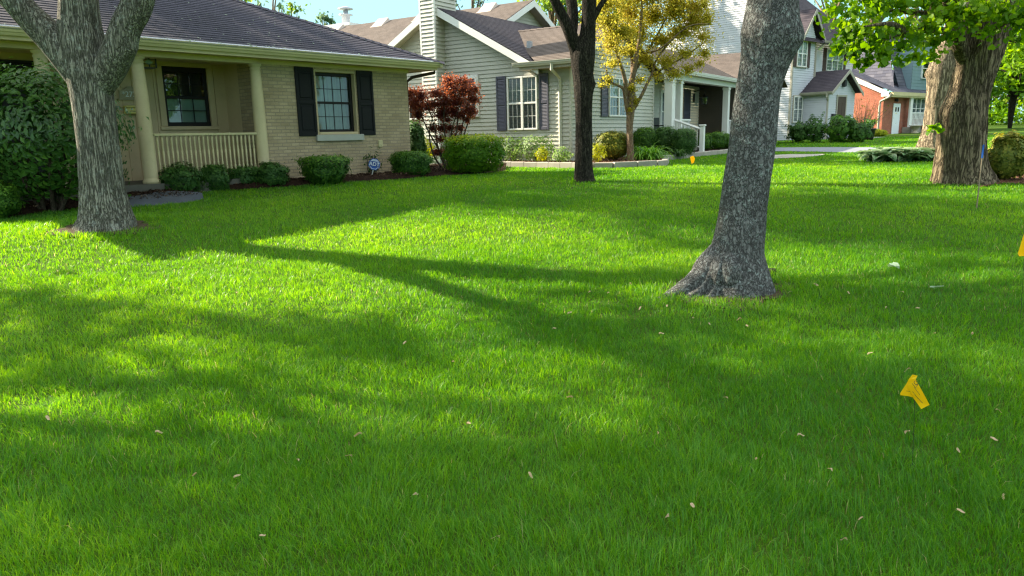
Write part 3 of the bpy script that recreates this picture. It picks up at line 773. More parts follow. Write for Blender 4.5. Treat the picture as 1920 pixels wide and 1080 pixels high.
# front door at the far end of the porch
d_ = MB(); d_.cbox(-8.50, -7.30, 1.42, 1.47, .16, 2.26); 
for z in (.3, 1.0, 1.65): 
    for x in (-8.38, -7.85): d_.cbox(x, x+.4, 1.405, 1.43, z, z+.5)
dr = d_.build('door', M['blackf'], h); MB().tube([(-7.4, 1.40, 1.1), (-7.4, 1.36, 1.1), (-7.48, 1.36, 1.1)], .012).build('handle', M['metal'], dr)
b = MB(); b.box(-8.55, -8.50, 1.36, 1.47, .1, 2.3); b.box(-7.30, -7.25, 1.36, 1.47, .1, 2.3); b.box(-8.5, -7.3, 1.36, 1.47, 2.26, 2.3); b.build('door_frame', M['blackf'], h)
# porch window
win = MB(); f = win
f.cbox(wx0, wx1, 1.40, 1.46, wz0, wz0+.08); f.cbox(wx0, wx1, 1.40, 1.46, wz1-.10, wz1); f.cbox(wx0, wx0+.055, 1.402, 1.46, wz0, wz1); f.cbox(wx1-.055, wx1, 1.402, 1.46, wz0, wz1)
zm = (wz0+wz1)/2-.01; f.cbox(wx0+.03, wx1-.03, 1.41, 1.455, zm-.03, zm+.03)
win = f.build('window', M['blackf'], h)
f = MB()
for k in (1, 2): x = wx0+.055+(wx1-wx0-.11)*k/3; f.box(x-.008, x+.008, 1.425, 1.44, wz0+.06, wz1-.08)
for z in ((wz0+.08+zm-.03)/2, (wz1-.1+zm+.03)/2): f.box(wx0+.05, wx1-.05, 1.4255, 1.4395, z-.008, z+.008)
f.build('muntins', M['blackf'], win)
MB().poly([(wx0+.05, 1.433, wz0+.07), (wx1-.05, 1.433, wz0+.07), (wx1-.05, 1.433, wz1-.09), (wx0+.05, 1.433, wz1-.09)]).build('pane', M['glass'], win)
MB().box(wx0+.03, wx1-.03, 1.60, 1.62, zm, wz1).build('dark_room', M['darkroom'], win)
MB().box(wx0-.3, wx1+.3, 1.50, 1.51, wz0-.2, zm+.02).build('cafe_curtain', M['curtain'], win)
f = MB(); c = .12
f.cbox(wx0-c, wx1+c, 1.362, 1.4, wz1, wz1+c-.03); f.cbox(wx0-c, wx0, 1.362, 1.4, wz0, wz1); f.cbox(wx1, wx1+c, 1.362, 1.4, wz0, wz1); f.cbox(wx0-c-.03, wx1+c+.03, 1.34, 1.4, wz0-.07, wz0)
f.build('window_trim', M['batten'], h)
# brick-wall window, set back in its opening
f = MB(); yb = .115
f.cbox(ox0+.03, ox1-.03, yb, yb+.06, oz0+.04, oz0+.10); f.cbox(ox0+.03, ox1-.03, yb, yb+.06, oz1-.12, oz1-.05)
f.cbox(ox0+.03, ox0+.09, yb-.002, yb+.06, oz0+.04, oz1-.05); f.cbox(ox1-.09, ox1-.03, yb-.002, yb+.06, oz0+.04, oz1-.05)
zm = (oz0+oz1)/2; f.cbox(ox0+.05, ox1-.05, yb+.006, yb+.055, zm-.03, zm+.02)
win = f.build('window', M['blackf'], h)
f = MB()
for k in (1, 2, 3): x = ox0+.09+(ox1-ox0-.18)*k/4; f.box(x-.007, x+.007, yb+.024, yb+.036, oz0+.09, oz1-.11)
for z in ((oz0+.10+zm-.03)/2, (oz1-.12+zm+.02)/2): f.box(ox0+.08, ox1-.08, yb+.0245, yb+.0355, z-.007, z+.007)
f.build('muntins', M['blackf'], win)
MB().poly([(ox0+.08, yb+.03, oz0+.09), (ox1-.08, yb+.03, oz0+.09), (ox1-.08, yb+.03, oz1-.11), (ox0+.08, yb+.03, oz1-.11)]).build('pane', M['glass'], win)
f = MB()      # folds of a lined curtain
n = 60
for k in range(n):
    x0 = ox0-.1+(ox1-ox0+.2)*k/n; x1 = ox0-.1+(ox1-ox0+.2)*(k+1)/n; w_ = lambda x: .32+.018*math.sin(x*38)+.01*math.sin(x*91)
    f.poly([(x0, w_(x0), .8), (x1, w_(x1), .8), (x1, w_(x1), 2.5), (x0, w_(x0), 2.5)])
f.build('curtain', M['curtain'], win)
f = MB(); f.cbox(ox0, ox0+.03, .005, .19, oz0, oz1); f.cbox(ox1-.03, ox1, .005, .19, oz0, oz1); f.cbox(ox0+.03, ox1-.03, .004, .19, oz1-.05, oz1); f.cbox(ox0+.03, ox1-.03, -.012, .19, oz0-.01, oz0+.045)
f.build('window_trim', M['batten'], h)
MB().cbox(-2.64, -1.40, -.06, .15, .835, .968, .008).build('window_sill', M['stone'], h)
shutter(h, 'y', 0, -3.045, -2.595, .945, 2.335, 'blackp'); shutter(h, 'y', 0, -1.485, -1.045, .945, 2.335, 'blackp')
# frieze, porch beam, soffit, gutter
b = MB(); b.box(-3.9, .03, -.03, 0, 2.345, 2.42); b.build('frieze', M['tan'], h)
b = MB(); b.box(WL-.1, -3.9, -.12, .12, 2.33, 2.42); b.build('porch_beam', M['tan'], h)
b = MB(); b.box(WL-.5, .5, -.48, D+.5, 2.42, 2.44); b.build('soffit', M['batten'], h)
b = MB(); b.box(WL-.5, .5, -.50, -.48, 2.40, 2.56); b.box(.5, .52, -.50, D+.5, 2.40, 2.56); b.box(WL-.52, WL-.5, -.5, D+.5, 2.40, 2.56); b.build('fascia', M['tan'], h)
gutter(h, (WL-.55, -.50, 2.455), (.62, -.50, 2.455), (0, -1, 0), 'cream', h=.115); gutter(h, (.52, -.6, 2.455), (.52, D+.5, 2.455), (1, 0, 0), 'cream', h=.115)
MB().tube([(.56, -.35, 2.46), (.56, -.35, 2.36), (.18, .02, 2.26), (.08, .12, 2.15), (.07, .14, 0)], .038, 8).build('downspout', M['brownp'], h, True)
# roof: four slopes with laid courses
mR = .44; ez = 2.555; e0, e1, f0, f1 = WL-.62, .66, -.60, D+.6
ry = (f0+f1)/2; rz_ = ez+mR*(ry-f0); rx0, rx1 = e0+(ry-f0), e1-(ry-f0)
if rx0 > rx1: rx0 = rx1 = (rx0+rx1)/2
b = MB()
b.lap([(e0, f0, ez), (e1, f0, ez), (rx1, ry, rz_), (rx0, ry, rz_)], (0, -mR, 1), .14, .009)
b.lap([(e1, f0, ez), (e1, f1, ez), (rx1, ry, rz_)], (mR, 0, 1), .14, .009)
b.lap([(e0, f1, ez), (e0, f0, ez), (rx0, ry, rz_)], (-mR, 0, 1), .14, .009)
b.lap([(e1, f1, ez), (e0, f1, ez), (rx0, ry, rz_), (rx1, ry, rz_)], (0, mR, 1), .14, .009)
b.poly([(e0, f0, ez-.012), (e1, f0, ez-.012), (e1, f1, ez-.012), (e0, f1, ez-.012)])
roof = b.build('roof', M['roofdark'], h)
b = MB()
for A_, B_ in (((e1, f0, ez), (rx1, ry, rz_)), ((e0, f0, ez), (rx0, ry, rz_))):
    A_, B_ = np.array(A_), np.array(B_); n = 44
    for k in range(n):
        p = A_+(B_-A_)*k/n; q = A_+(B_-A_)*(k+1.2)/n; s = np.array([.11, .11 if A_[0] > 0 else -.11, -.06]); s2 = np.array([-.11, -.11 if A_[0] > 0 else .11, -.06]); up_ = np.array([0, 0, .035])
        b.add([tuple(p+s+up_), tuple(p+up_), tuple(p+s2+up_), tuple(q+s2+up_*.6), tuple(q+up_*.6), tuple(q+s+up_*.6)], [(0, 1, 4, 5), (1, 2, 3, 4)])
b.build('hip_cap', M['roofdark'], roof)
b = MB(); b.add([(e0, f0-.012, ez-.01), (e1+.01, f0-.012, ez-.01), (e1-.05, f0+.09, ez+.052), (e0, f0+.09, ez+.052)], [(0, 1, 2, 3)]); b.build('drip_edge', M['metal'], roof)
# bits of seed litter lying on the shingles
V = []; F = []
r_ = np.random.default_rng(5)
for k in range(330):
    x = r_.uniform(e0+.3, e1-.3); s = min(r_.random()**1.2*4.6, max(0, (e1-x)-.15)); 
    if r_.random() < .3: s = r_.uniform(0.02, .12)
    p = np.array([x, f0+s, ez+mR*s+.016]); a = r_.uniform(0, 6.28); L_ = r_.uniform(.012, .035)*(2 if r_.random() < .12 else 1); d1 = np.array([math.cos(a), math.sin(a), mR*math.sin(a)])*L_; d2 = np.array([-math.sin(a), math.cos(a), mR*math.cos(a)])*L_*.35
    o = len(V); V += [p-d1, p+d2, p+d1, p-d2]; F.append((o, o+1, o+2, o+3))
fl = fast('roof_litter', np.array(V), np.array(F), M['paleleaf'], h, tint=np.full(len(V), .6)); fl['kind'] = 'stuff'
# porch floor, columns, railing
b = MB(); b.box(WL, -3.82, -.22, 1.4, -.5, .17); b.build('porch_slab', M['dconc'], h)
for x in (-3.93, -6.15, -7.62, -9.1):
    b = MB(); b.lathe([(.115, 0), (.145, .0), (.145, .05), (.12, .08), (.115, .10), (.118, .7), (.112, 1.5), (.098, 2.02), (.096, 2.05), (.108, 2.06), (.108, 2.08), (.097, 2.09), (.097, 2.11), (.125, 2.13), (.125, 2.165)], x, -.03, 28, .17)
    b.build('column', M['tan'], h, True)
rl = MB(); rl.cbox(-6.03, -4.04, -.075, .015, .99, 1.035); rl.cbox(-6.03, -4.04, -.055, -.005, .26, .30)
rl = rl.build('porch_railing', M['cream'], h)
bal = MB(); bal.lathe([(.018, 0), (.02, .0), (.02, .13), (.013, .15), (.019, .17), (.019, .2), (.012, .22), (.022, .42), (.013, .43), (.020, .45), (.020, .47), (.014, .5), (.018, .54), (.021, .6), (.021, .69)], 0, -.03, 10, .3)
b0 = None
for k in range(23):
    if b0 is None: b0 = bal.build('baluster', M['cream'], rl, True); o = b0
    else: o = b0.copy(); C.objects.link(o); o.parent = rl
    o.location = (-5.97+k*.0845, 0, 0)
# porch lamp, house number, letter box, socket
lp = MB(); lp.box(-5.93, -5.63, .35, .65, 2.385, 2.42); 
for x in (-5.92, -5.66):
    for y in (.36, .62): lp.box(x, x+.02, y, y+.02, 2.20, 2.385)
lp.box(-5.92, -5.64, .36, .64, 2.19, 2.205)
for z in (2.25, 2.33): lp.box(-5.92, -5.64, .355, .365, z, z+.012)
lp = lp.build('porch_lamp', M['iron'], h); MB().add([(-5.86, .356, 2.29), (-5.78, .356, 2.34), (-5.70, .356, 2.29), (-5.78, .356, 2.24)], [(0, 1, 2, 3)]).build('lamp_glass', M['curtain'], lp)
pl = MB(); pl.prism([(-5.95, 1.34, 1.70), (-5.55, 1.34, 1.70), (-5.55, 1.34, 1.86), (-5.63, 1.34, 1.87), (-5.70, 1.34, 1.92), (-5.75, 1.34, 1.93), (-5.80, 1.34, 1.92), (-5.87, 1.34, 1.87), (-5.95, 1.34, 1.86)], (0, .03, 0)); pl.prism([(-5.99, 1.335, 1.68), (-5.51, 1.335, 1.68), (-5.51, 1.335, 1.70), (-5.99, 1.335, 1.70)], (0, .04, 0))
pl = pl.build('house_number_plaque', M['terra'], h)
tm = text_mesh('*273*', .14, .004); o = link('house_number', tm, M['sgnwhite'], pl); o.location = (-5.75, 1.333, 1.78); o.rotation_euler = (R(90), 0, 0)
mb_ = MB(); mb_.cbox(-5.90, -5.53, 1.24, 1.38, 1.42, 1.53, .012); mb_.cbox(-5.91, -5.52, 1.225, 1.38, 1.535, 1.575, .01)
mb_ = mb_.build('letter_box', M['mailb'], h); MB().box(-5.84, -5.64, 1.236, 1.24, 1.465, 1.475).build('letter_slot', M['ink'], mb_)
MB().cbox(-.98, -.86, -.04, 0, .67, .83, .012).build('wall_socket', M['cream'], h)

# ------------------------------------------------------------------ the grey-green sided house
h = thing('sided_house', 'pale grey-green lap sided house with brown roofs, blue shutters and chimney', 'house', FG.P0, FG.rz)
SI = .118
b = MB()
b.lap([(-8.3, 0, -.5), (.1, 0, -.5), (.1, 0, 2.62), (-.95, 0, 2.62), (-4.5, 0, 4.50), (-8.3, 0, 2.5)], (0, -1, 0), SI, .034, .03)
b.build('side_wall', M['siding'], h)
b = MB()
b.lap([(.1, 0, -.5), (.1, 6, -.5), (.1, 6, 2.62), (.1, 3, 3.86), (.1, 0, 2.62)], (1, 0, 0), SI, .034, .03)
b.build('front_wall', M['siding'], h)
b = MB(); b.lap([(.1, 6, -.5), (-1, 6, -.5), (-1, 6, 2.6), (.1, 6, 2.6)], (0, 1, 0), SI, .034, .03); b.lap([(-1, 6, -.3), (-1, 14, -.3), (-1, 14, 2.7), (-1, 6, 2.7)], (1, 0, 0), SI, .034, .03); b.build('porch_wall', M['siding'], h)
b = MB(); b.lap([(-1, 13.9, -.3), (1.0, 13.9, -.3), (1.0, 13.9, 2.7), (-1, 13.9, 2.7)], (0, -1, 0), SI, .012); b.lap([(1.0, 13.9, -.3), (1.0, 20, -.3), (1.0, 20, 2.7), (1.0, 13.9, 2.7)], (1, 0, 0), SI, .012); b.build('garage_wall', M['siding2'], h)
for y0, y1 in ((-.035, .07), (5.94, 6.04)): b = MB(); b.box(.085, .135, y0, y1, -.5, 2.6); b.build('corner_board', M['siding'], h)
# gable roof over the side wall and long front slope
gs = .545; px, pz = -4.5, 4.70
b = MB(); xe = -.62; zr = lambda x: pz-gs*(x-px)
b.lap([(xe, -.36, zr(xe)), (xe, 15, zr(xe)), (px, 15, pz), (px, -.36, pz)], (gs, 0, 1), .14, .008)
b.build('gable_roof_front_slope', M['roofnavy'], h)  # brown roof too; the darker shingle colour stands in for shade on this slope
b = MB(); xl = -8.7; b.lap([(xl, 9, pz+gs*(xl-px)), (xl, -.36, pz+gs*(xl-px)), (px, -.36, pz), (px, 9, pz)], (-gs, 0, 1), .14, .008); b.build('gable_roof_back_slope', M['roofbrown'], h)
b = MB()
for sgn, xa in ((1, xe-.1), (-1, xl)):
    a = (px, -.385, pz-.02); c_ = (xa, -.385, pz-.02-gs*abs(xa-px))
    b.prism([a, c_, (c_[0], c_[1], c_[2]-.21), (px, -.385, pz-.24)], (0, .03, 0))
b.build('rake_board', M['white'], h)
b = MB()
for xa in (xe-.1, xl):
    z_ = pz-gs*abs(xa-px)
    b.add([(px, -.36, pz-.2), (xa, -.36, z_-.2), (xa, 0.02, z_-.2), (px, 0.02, pz-.2)], [(0, 1, 2, 3)])
b.build('rake_soffit', M['gtrim'], h)
# front bay roof: ridge runs in from the front
bs = .41; by, bz = 3.0, 4.16; ze = lambda y: bz-bs*abs(y-by)
b = MB()
b.lap([(-3.9, by, bz), (-.75, -.47, ze(-.47)), (.42, -.47, ze(-.47)), (.42, by, bz)], (0, -bs, 1), .14, .008)
b.build('bay_roof_near_slope', M['roofbrown'], h)
b = MB(); b.lap([(.42, by, bz), (.42, 6.47, ze(6.47)), (-1.6, 6.47, ze(6.47)), (-3.9, by, bz)], (0, bs, 1), .14, .008); b.build('bay_roof_far_slope', M['roofbrown'], h)
b = MB()
n = 16
for k in range(n):
    x0 = -3.5+3.95*k/n; x1 = x0+3.95/n*1.15
    b.add([(x0, by-.13, bz-.028), (x0, by, bz+.03), (x0, by+.13, bz-.028), (x1, by+.13, bz-.04), (x1, by, bz+.012), (x1, by-.13, bz-.04)], [(0, 1, 4, 5), (1, 2, 3, 4)])
b.build('ridge_cap', M['roofbrown'], h)
b = MB()
for ya in (-.47, 6.47): b.prism([(.40, by, bz-.02), (.40, ya, ze(ya)-.02), (.40, ya, ze(ya)-.2), (.40, by, bz-.22)], (.03, 0, 0))
b.build('bay_rake_board', M['white'], h)
b = MB(); b.box(-1.3, .40, -.42, .0, 2.555, 2.575); b.box(-1.3, .40, -.47, -.42, 2.55, 2.73); b.build('eave_board', M['gtrim'], h)
gutter(h, (-1.48, -.47, 2.63), (.46, -.47, 2.63), (0, -1, 0), 'siding', h=.12)
b = MB()
def dsp(pts, s=.04):
    q = MB(); q.tube(pts, s, 4); return q
dsp([(-.20, -.52, 2.66), (-.20, -.52, 2.50), (-.20, -.10, 2.30), (-.20, -.055, 2.2), (-.20, -.05, -.15), (-.22, -.2, -.28)], .052).build('downspout', M['siding'], h)
# chimney chase
b = MB(); cx0, cx1, cy = -4.84, -4.32, -.50
b.lap([(cx0, cy, -.5), (cx1, cy, -.5), (cx1, cy, 7), (cx0, cy, 7)], (0, -1, 0), SI, .034, .03); b.lap([(cx1, cy, -.5), (cx1, .05, -.5), (cx1, .05, 4.55), (cx1, cy, 4.55)], (1, 0, 0), SI, .034, .03)
b.lap([(cx1, cy, 4.55), (cx1, .6, 4.55), (cx1, .6, 7), (cx1, cy, 7)], (1, 0, 0), SI, .034, .03); b.lap([(cx0, .6, -.5), (cx0, cy, -.5), (cx0, cy, 7), (cx0, .6, 7)], (-1, 0, 0), SI, .014); b.poly([(cx1, .6, 4.2), (cx0, .6, 4.2), (cx0, .6, 7), (cx1, .6, 7)]); b.box(cx0-.05, cx1+.05, cy-.05, .65, 6.98, 7.06)
ch = b.build('chimney', M['siding'], h)
b = MB()
for x, y in ((cx0, cy), (cx1, cy)): b.box(x-.03, x+.03, y-.025, y+.05, -.5, 6.97)
b.build('chimney_corner', M['white'], ch)
# upper roof behind, ridge along the side
mu = .49; uy, uz = 6.0, 5.70; ux = -4.72
b = MB(); yf = 0.6
b.lap([(-17, yf, uz-mu*(uy-yf)), (ux, yf, uz-mu*(uy-yf)), (ux, uy, uz), (-17, uy, uz)], (0, -mu, 1), .14, .008); b.build('upper_roof_near_slope', M['roofbrown'], h)
b = MB(); b.lap([(ux, uy, uz), (ux, 11, uz-mu*5), (-17, 11, uz-mu*5), (-17, uy, uz)], (0, mu, 1), .14, .008); b.build('upper_roof_far_slope', M['roofbrown'], h)
b = MB(); b.lap([(-5.1, .9, 3.1), (-5.1, 11, 3.1), (-5.1, uy, uz-.1)], (1, 0, 0), SI, .034, .03); b.build('upper_gable_wall', M['siding'], h)
b = MB()
for ya in (1.2, 10.8): b.prism([(ux, uy, uz-.02), (ux, ya, uz-.02-mu*abs(ya-uy)), (ux, ya, uz-.22-mu*abs(ya-uy)), (ux, uy, uz-.25)], (.03, 0, 0))
b.build('upper_rake_board', M['white'], h)
b = MB()
for ya in (1.2, 10.8): b.add([(ux, uy, uz-.22), (ux, ya, uz-.2-mu*abs(ya-uy)), (-5.1, ya, uz-.2-mu*abs(ya-uy)), (-5.1, uy, uz-.22)], [(0, 1, 2, 3)])
b.build('upper_rake_soffit', M['gtrim'], h)
for x in (-9.9, -12.2, -14.9, -6.6):
    b = MB(); z_ = uz-mu*.42; b.add([(x-.28, uy-.62, uz-mu*.62+.02), (x+.28, uy-.62, uz-mu*.62+.02), (x+.28, uy-.16, uz-mu*.16+.15), (x-.28, uy-.16, uz-mu*.16+.15), (x-.34, uy-.70, uz-mu*.70), (x+.34, uy-.70, uz-mu*.70), (x+.34, uy-.10, uz-mu*.10), (x-.34, uy-.10, uz-mu*.10)], [(0, 1, 2, 3), (4, 5, 1, 0), (5, 6, 2, 1), (6, 7, 3, 2), (7, 4, 0, 3)])
    b.build('roof_vent', M['ventplastic'], h)
b = MB(); b.box(-1.92, -1.78, .95, 1.07, 3.1, 3.52); b.build('vent_pipe', M['metal'], h)
b = MB(); b.box(-17.4, -15.6, 7.2, 8.4, 4.4, 5.95); b.box(-17.5, -15.5, 7.1, 8.5, 5.95, 6.08); fb = b.build('flue_box', M['white'], h)
b = MB(); b.lathe([(.2, 0), (.2, .45), (.33, .46), (.33, .5), (.12, .54), (.12, .72), (.36, .73), (.36, .77), (.1, .86)], -16.4, 7.8, 20, 6.08); b.build('flue_cap', M['metal'], fb, True)
# windows
window(h, 'y', 0, -2.0, -.95, .88, 2.42, 'white', units=2, cols=3, rows=2, back='blind', back2='blind2', proud=.05)
shutter(h, 'y', -.036, -2.40, -2.05, .87, 2.46, 'navy', 'louvre'); shutter(h, 'y', -.036, -.90, -.58, .87, 2.46, 'navy', 'louvre')
window(h, 'y', 0, -3.80, -3.12, 1.35, 2.50, 'white', cols=2, rows=1, back='blind2', proud=.05, casing=.06)
window(h, 'y', 0, -5.9, -5.25, 1.3, 2.3, 'white', cols=2, rows=1, back='blind2', proud=.05)
window(h, 'x', .1, 2.38, 3.78, 1.24, 2.43, 'white', units=2, cols=3, rows=2, back='blind', back2='blind2', proud=.05)
shutter(h, 'x', .137, 1.88, 2.33, 1.23, 2.40, 'navy', 'louvre'); shutter(h, 'x', .137, 3.83, 4.28, 1.23, 2.40, 'navy', 'louvre')
window(h, 'x', -1, 9.4, 10.9, .75, 2.3, 'white', units=2, cols=3, rows=2, back='blind2', proud=.05, casing=.08)
shutter(h, 'x', -.963, 11.9, 12.7, .6, 2.5, 'navy', 'louvre')
# porch in front
xp = .6
b = MB(); b.box(-1, xp+.15, 6.05, 13.9, -.4, .32); b.build('porch_floor', M['conc'], h)
for y, w_ in ((6.32, .30), (7.2, .22), (12.75, .24)):
    b = MB(); b.cbox(xp-w_/2, xp+w_/2, y-w_/2, y+w_/2, .32, 2.52, .012); b.cbox(xp-w_/2-.02, xp+w_/2+.02, y-w_/2-.02, y+w_/2+.02, .32, .50, .01); b.cbox(xp-w_/2-.02, xp+w_/2+.02, y-w_/2-.02, y+w_/2+.02, 2.40, 2.50, .01); b.build('porch_post', M['white'], h)
b = MB(); b.box(xp-.12, xp+.14, 6.05, 13.9, 2.52, 2.72); b.build('porch_beam', M['white'], h)
b = MB(); b.box(-1, xp+.35, 6.05, 13.9, 2.70, 2.715); b.build('porch_ceiling', M['gtrim'], h)
gutter(h, (xp+.34, 6.2, 2.70), (xp+.34, 16.5, 2.70), (1, 0, 0), 'white', h=.13)
b = MB(); pe = xp+.42; b.lap([(pe, 6.1, 2.80), (pe, 16.5, 2.80), (-2.9, 16.5, 2.80+.43*(pe+2.9)), (-2.9, 6.1, 2.80+.43*(pe+2.9))], (.43, 0, 1), .14, .008); b.build('porch_roof', M['roofbrown'], h)
b = MB(); b.lap([(-2.5, 13.2, 2.75), (1.4, 13.2, 2.75), (1.4, 16.6, 4.25), (-2.5, 16.6, 4.25)], (0, -.44, 1), .14, .008); b.lap([(1.4, 16.6, 4.25), (1.4, 20, 2.75), (-2.5, 20, 2.75), (-2.5, 16.6, 4.25)], (0, .44, 1), .14, .008); b.build('garage_roof', M['roofbrown'], h)
b = MB(); b.cbox(xp-.04, xp+.04, 7.3, 8.4, 1.12, 1.18); b.cbox(xp-.03, xp+.03, 7.3, 8.4, .42, .46)
for k in range(8): b.box(xp-.018, xp+.018, 7.4+k*.13, 7.436+k*.13, .46, 1.12)
b.build('porch_railing', M['white'], h)
b = MB(); b.cbox(1.88-.075, 1.88+.075, 6.1-.075, 6.1+.075, -.25, .90, .012); b.cbox(1.78, 1.98, 6.0, 6.2, .90, .95, .01); b.cbox(1.76, 2.0, 5.98, 6.22, -.25, -.1, .01)
A_, B_ = np.array([xp+.1, 6.5, 1.15]), np.array([1.82, 6.12, .80])
b.tube([A_, B_], .045, 4); b.tube([A_-[0, 0, .65], B_-[0, 0, .62]], .03, 4)
for k in range(1, 8): p = A_+(B_-A_)*k/8; b.tube([p-[0, 0, .64], p], .02, 4)
b.build('stair_railing', M['white'], h)
b = MB(); b.cbox(xp-.04, xp+.04, 12.9, 13.8, 1.12, 1.18); b.cbox(xp-.03, xp+.03, 12.9, 13.8, .42, .46)
for k in range(6): b.box(xp-.018, xp+.018, 13.0+k*.14, 13.036+k*.14, .46, 1.12)
b.build('porch_railing', M['white'], h)
b = MB(); b.box(xp, 1.0, 6.3, 8.2, -.35, .18); b.box(1.0, 1.4, 6.3, 8.2, -.35, .02); b.build('porch_steps', M['conc'], h)
lx, ly, lz = .1, 12.1, 0
b = MB(); b.tube([(-.98, 13.2, 2.42), (-.6, 13.2, 2.52), (-.45, 13.2, 2.42), (-.5, 13.2, 2.3)], .022, 8); b.cbox(-.98, -.96, 13.1, 13.3, 2.0, 2.35); b.lathe([(.02, .46), (.06, .42), (.17, .33), (.17, .30), (.02, .3)], -.5, 13.2, 8, 1.85); b.lathe([(.03, 0), (.12, .02), (.12, .05), (.03, .05)], -.5, 13.2, 8, 1.85)
for k in range(6):
    a = k*math.pi/3; b.tube([(-.5+.12*math.cos(a), 13.2+.12*math.sin(a), 1.88), (-.5+.16*math.cos(a), 13.2+.16*math.sin(a), 2.16)], .012, 4)
ln = b.build('wall_lantern', M['iron'], h); MB().lathe([(.09, 0), (.10, 0), (.13, .26), (.1, .26)], -.5, 13.2, 8, 1.90).build('lantern_glass', M['glass'], ln)

# ------------------------------------------------------------------ white two-storey house
h = thing('white_house', 'two-storey white sided house with dark roof and gabled entry porch', 'house', FH.P0, FH.rz)
b = MB(); b.lap([(-9, 0, -.8), (0, 0, -.8), (0, 0, 5.3), (-9, 0, 5.3)], (0, -1, 0), .12, .034, .03); b.lap([(-9, 0, 5.3), (0, 0, 5.3), (-4.5, 0, 8.9)], (0, -1, 0), .12, .034, .03); b.build('side_wall', M['whitesid'], h)
b = MB(); b.lap([(0, 0, -.8), (0, 2.4, -.8), (0, 2.4, 5.35), (0, 1.65, 6.5), (0, .5, 5.35), (0, 0, 5.3)], (1, 0, 0), .12, .034, .03); b.lap([(0, 2.4, 2), (-.6, 2.4, 2), (-.6, 2.4, 5.3), (0, 2.4, 5.3)], (0, 1, 0), .11, .012); b.lap([(-.6, 2.4, 2), (-.6, 8.5, 2), (-.6, 8.5, 5.4), (-.6, 2.4, 5.4)], (1, 0, 0), .12, .034, .03); b.lap([(-.6, 4.7, -.8), (-.6, 8.5, -.8), (-.6, 8.5, 2), (-.6, 4.7, 2)], (1, 0, 0), .12, .034, .03); b.build('front_wall', M['whitesid'], h)
b = MB(); b.lap([(0, 1.3, -.8), (1.4, 1.3, -.8), (1.4, 1.3, 2.5), (0, 1.3, 2.5)], (0, -1, 0), .12, .034, .03); b.lap([(1.4, 1.3, -.8), (1.4, 4.5, -.8), (1.4, 4.5, 2.5), (1.4, 2.9, 3.45), (1.4, 1.3, 2.5)], (1, 0, 0), .12, .034, .03); b.lap([(1.4, 4.5, -.8), (-.6, 4.5, -.8), (-.6, 4.5, 2.5), (1.4, 4.5, 2.5)], (0, 1, 0), .11, .012); b.build('entry_wall', M['whitesid'], h)
b = MB(); q = .62
b.lap([(-.7, 1.0, 2.48), (1.75, 1.0, 2.48), (1.75, 2.9, 3.66), (-.7, 2.9, 3.66)], (0, -q, 1), .16, .008); b.lap([(1.75, 2.9, 3.66), (1.75, 4.8, 2.48), (-.7, 4.8, 2.48), (-.7, 2.9, 3.66)], (0, q, 1), .16, .008); b.build('entry_roof', M['roofnavy'], h)
b = MB()
for ya in (1.0, 4.8): b.prism([(1.74, 2.9, 3.65), (1.74, ya, 2.47), (1.74, ya, 2.30), (1.74, 2.9, 3.47)], (.04, 0, 0))
b.box(0, 1.75, 1.0, 1.06, 2.32, 2.47); b.build('entry_trim', M['gtrim'], h)
gutter(h, (0, 1.0, 2.36), (1.76, 1.0, 2.36), (0, -1, 0), 'gtrim')
dsp([(1.5, .93, 2.38), (1.5, .93, 2.2), (1.42, 1.24, 2.0), (1.42, 1.24, -.3)], .05).build('downspout', M['gtrim'], h)
b = MB(); b.lap([(.35, -.3, 5.1), (.35, 9, 5.1), (-4.5, 9, 9.0), (-4.5, -.3, 9.0)], (.8, 0, 1), .16, .01); b.build('main_roof', M['roofnavy'], h)
b = MB(); b.lap([(-2.5, .4, 5.3), (.32, .4, 5.3), (.32, 1.65, 6.8), (-2.5, 1.65, 6.8)], (0, -1.2, 1), .16, .008); b.lap([(.32, 1.65, 6.8), (.32, 2.9, 5.3), (-2.5, 2.9, 5.3), (-2.5, 1.65, 6.8)], (0, 1.2, 1), .16, .008)
b.lap([(-2.5, 5.2, 5.4), (-.25, 5.2, 5.4), (-.25, 7, 6.6), (-2.5, 7, 6.6)], (0, -.67, 1), .16, .008); b.lap([(-.25, 7, 6.6), (-.25, 8.8, 5.4), (-2.5, 8.8, 5.4), (-2.5, 7, 6.6)], (0, .67, 1), .16, .008); b.build('gable_roof', M['roofnavy'], h)
b = MB(); b.lap([(-.5, 5.5, 5.3), (-.5, 8.5, 5.3), (-.5, 7, 6.4)], (1, 0, 0), .12, .034, .03); b.build('gable_wall', M['whitesid'], h)
b = MB()
for ya in (.4, 2.9): b.prism([(.32, 1.65, 6.78), (.32, ya, 5.28), (.32, ya, 5.08), (.32, 1.65, 6.55)], (.04, 0, 0))
for ya in (5.2, 8.8): b.prism([(-.26, 7, 6.58), (-.26, ya, 5.38), (-.26, ya, 5.2), (-.26, 7, 6.38)], (.04, 0, 0))
b.box(.02, .3, 2.9, 5.2, 5.12, 5.2); b.build('gable_trim', M['gtrim'], h)
gutter(h, (.3, 2.95, 5.14), (.3, 5.2, 5.14), (1, 0, 0), 'gtrim')
dsp([(.3, 2.95, 5.15), (.1, 2.7, 4.9), (.05, 2.45, 4.8), (.05, 2.45, 2.9)], .045).build('downspout', M['gtrim'], h)
for q in ((-.06, .03, -.05, .08, -.8, 5.3), (-.03, .03, 2.34, 2.43, 2.0, 5.3), (1.37, 1.43, 1.26, 1.36, -.8, 2.5)): b = MB(); b.box(*q); b.build('corner_board', M['gtrim'], h)
window(h, 'x', 0, .25, 1.22, .95, 2.30, 'white', units=2, cols=2, rows=3, back='blind2', proud=.06, casing=.06, casmat='gtrim')
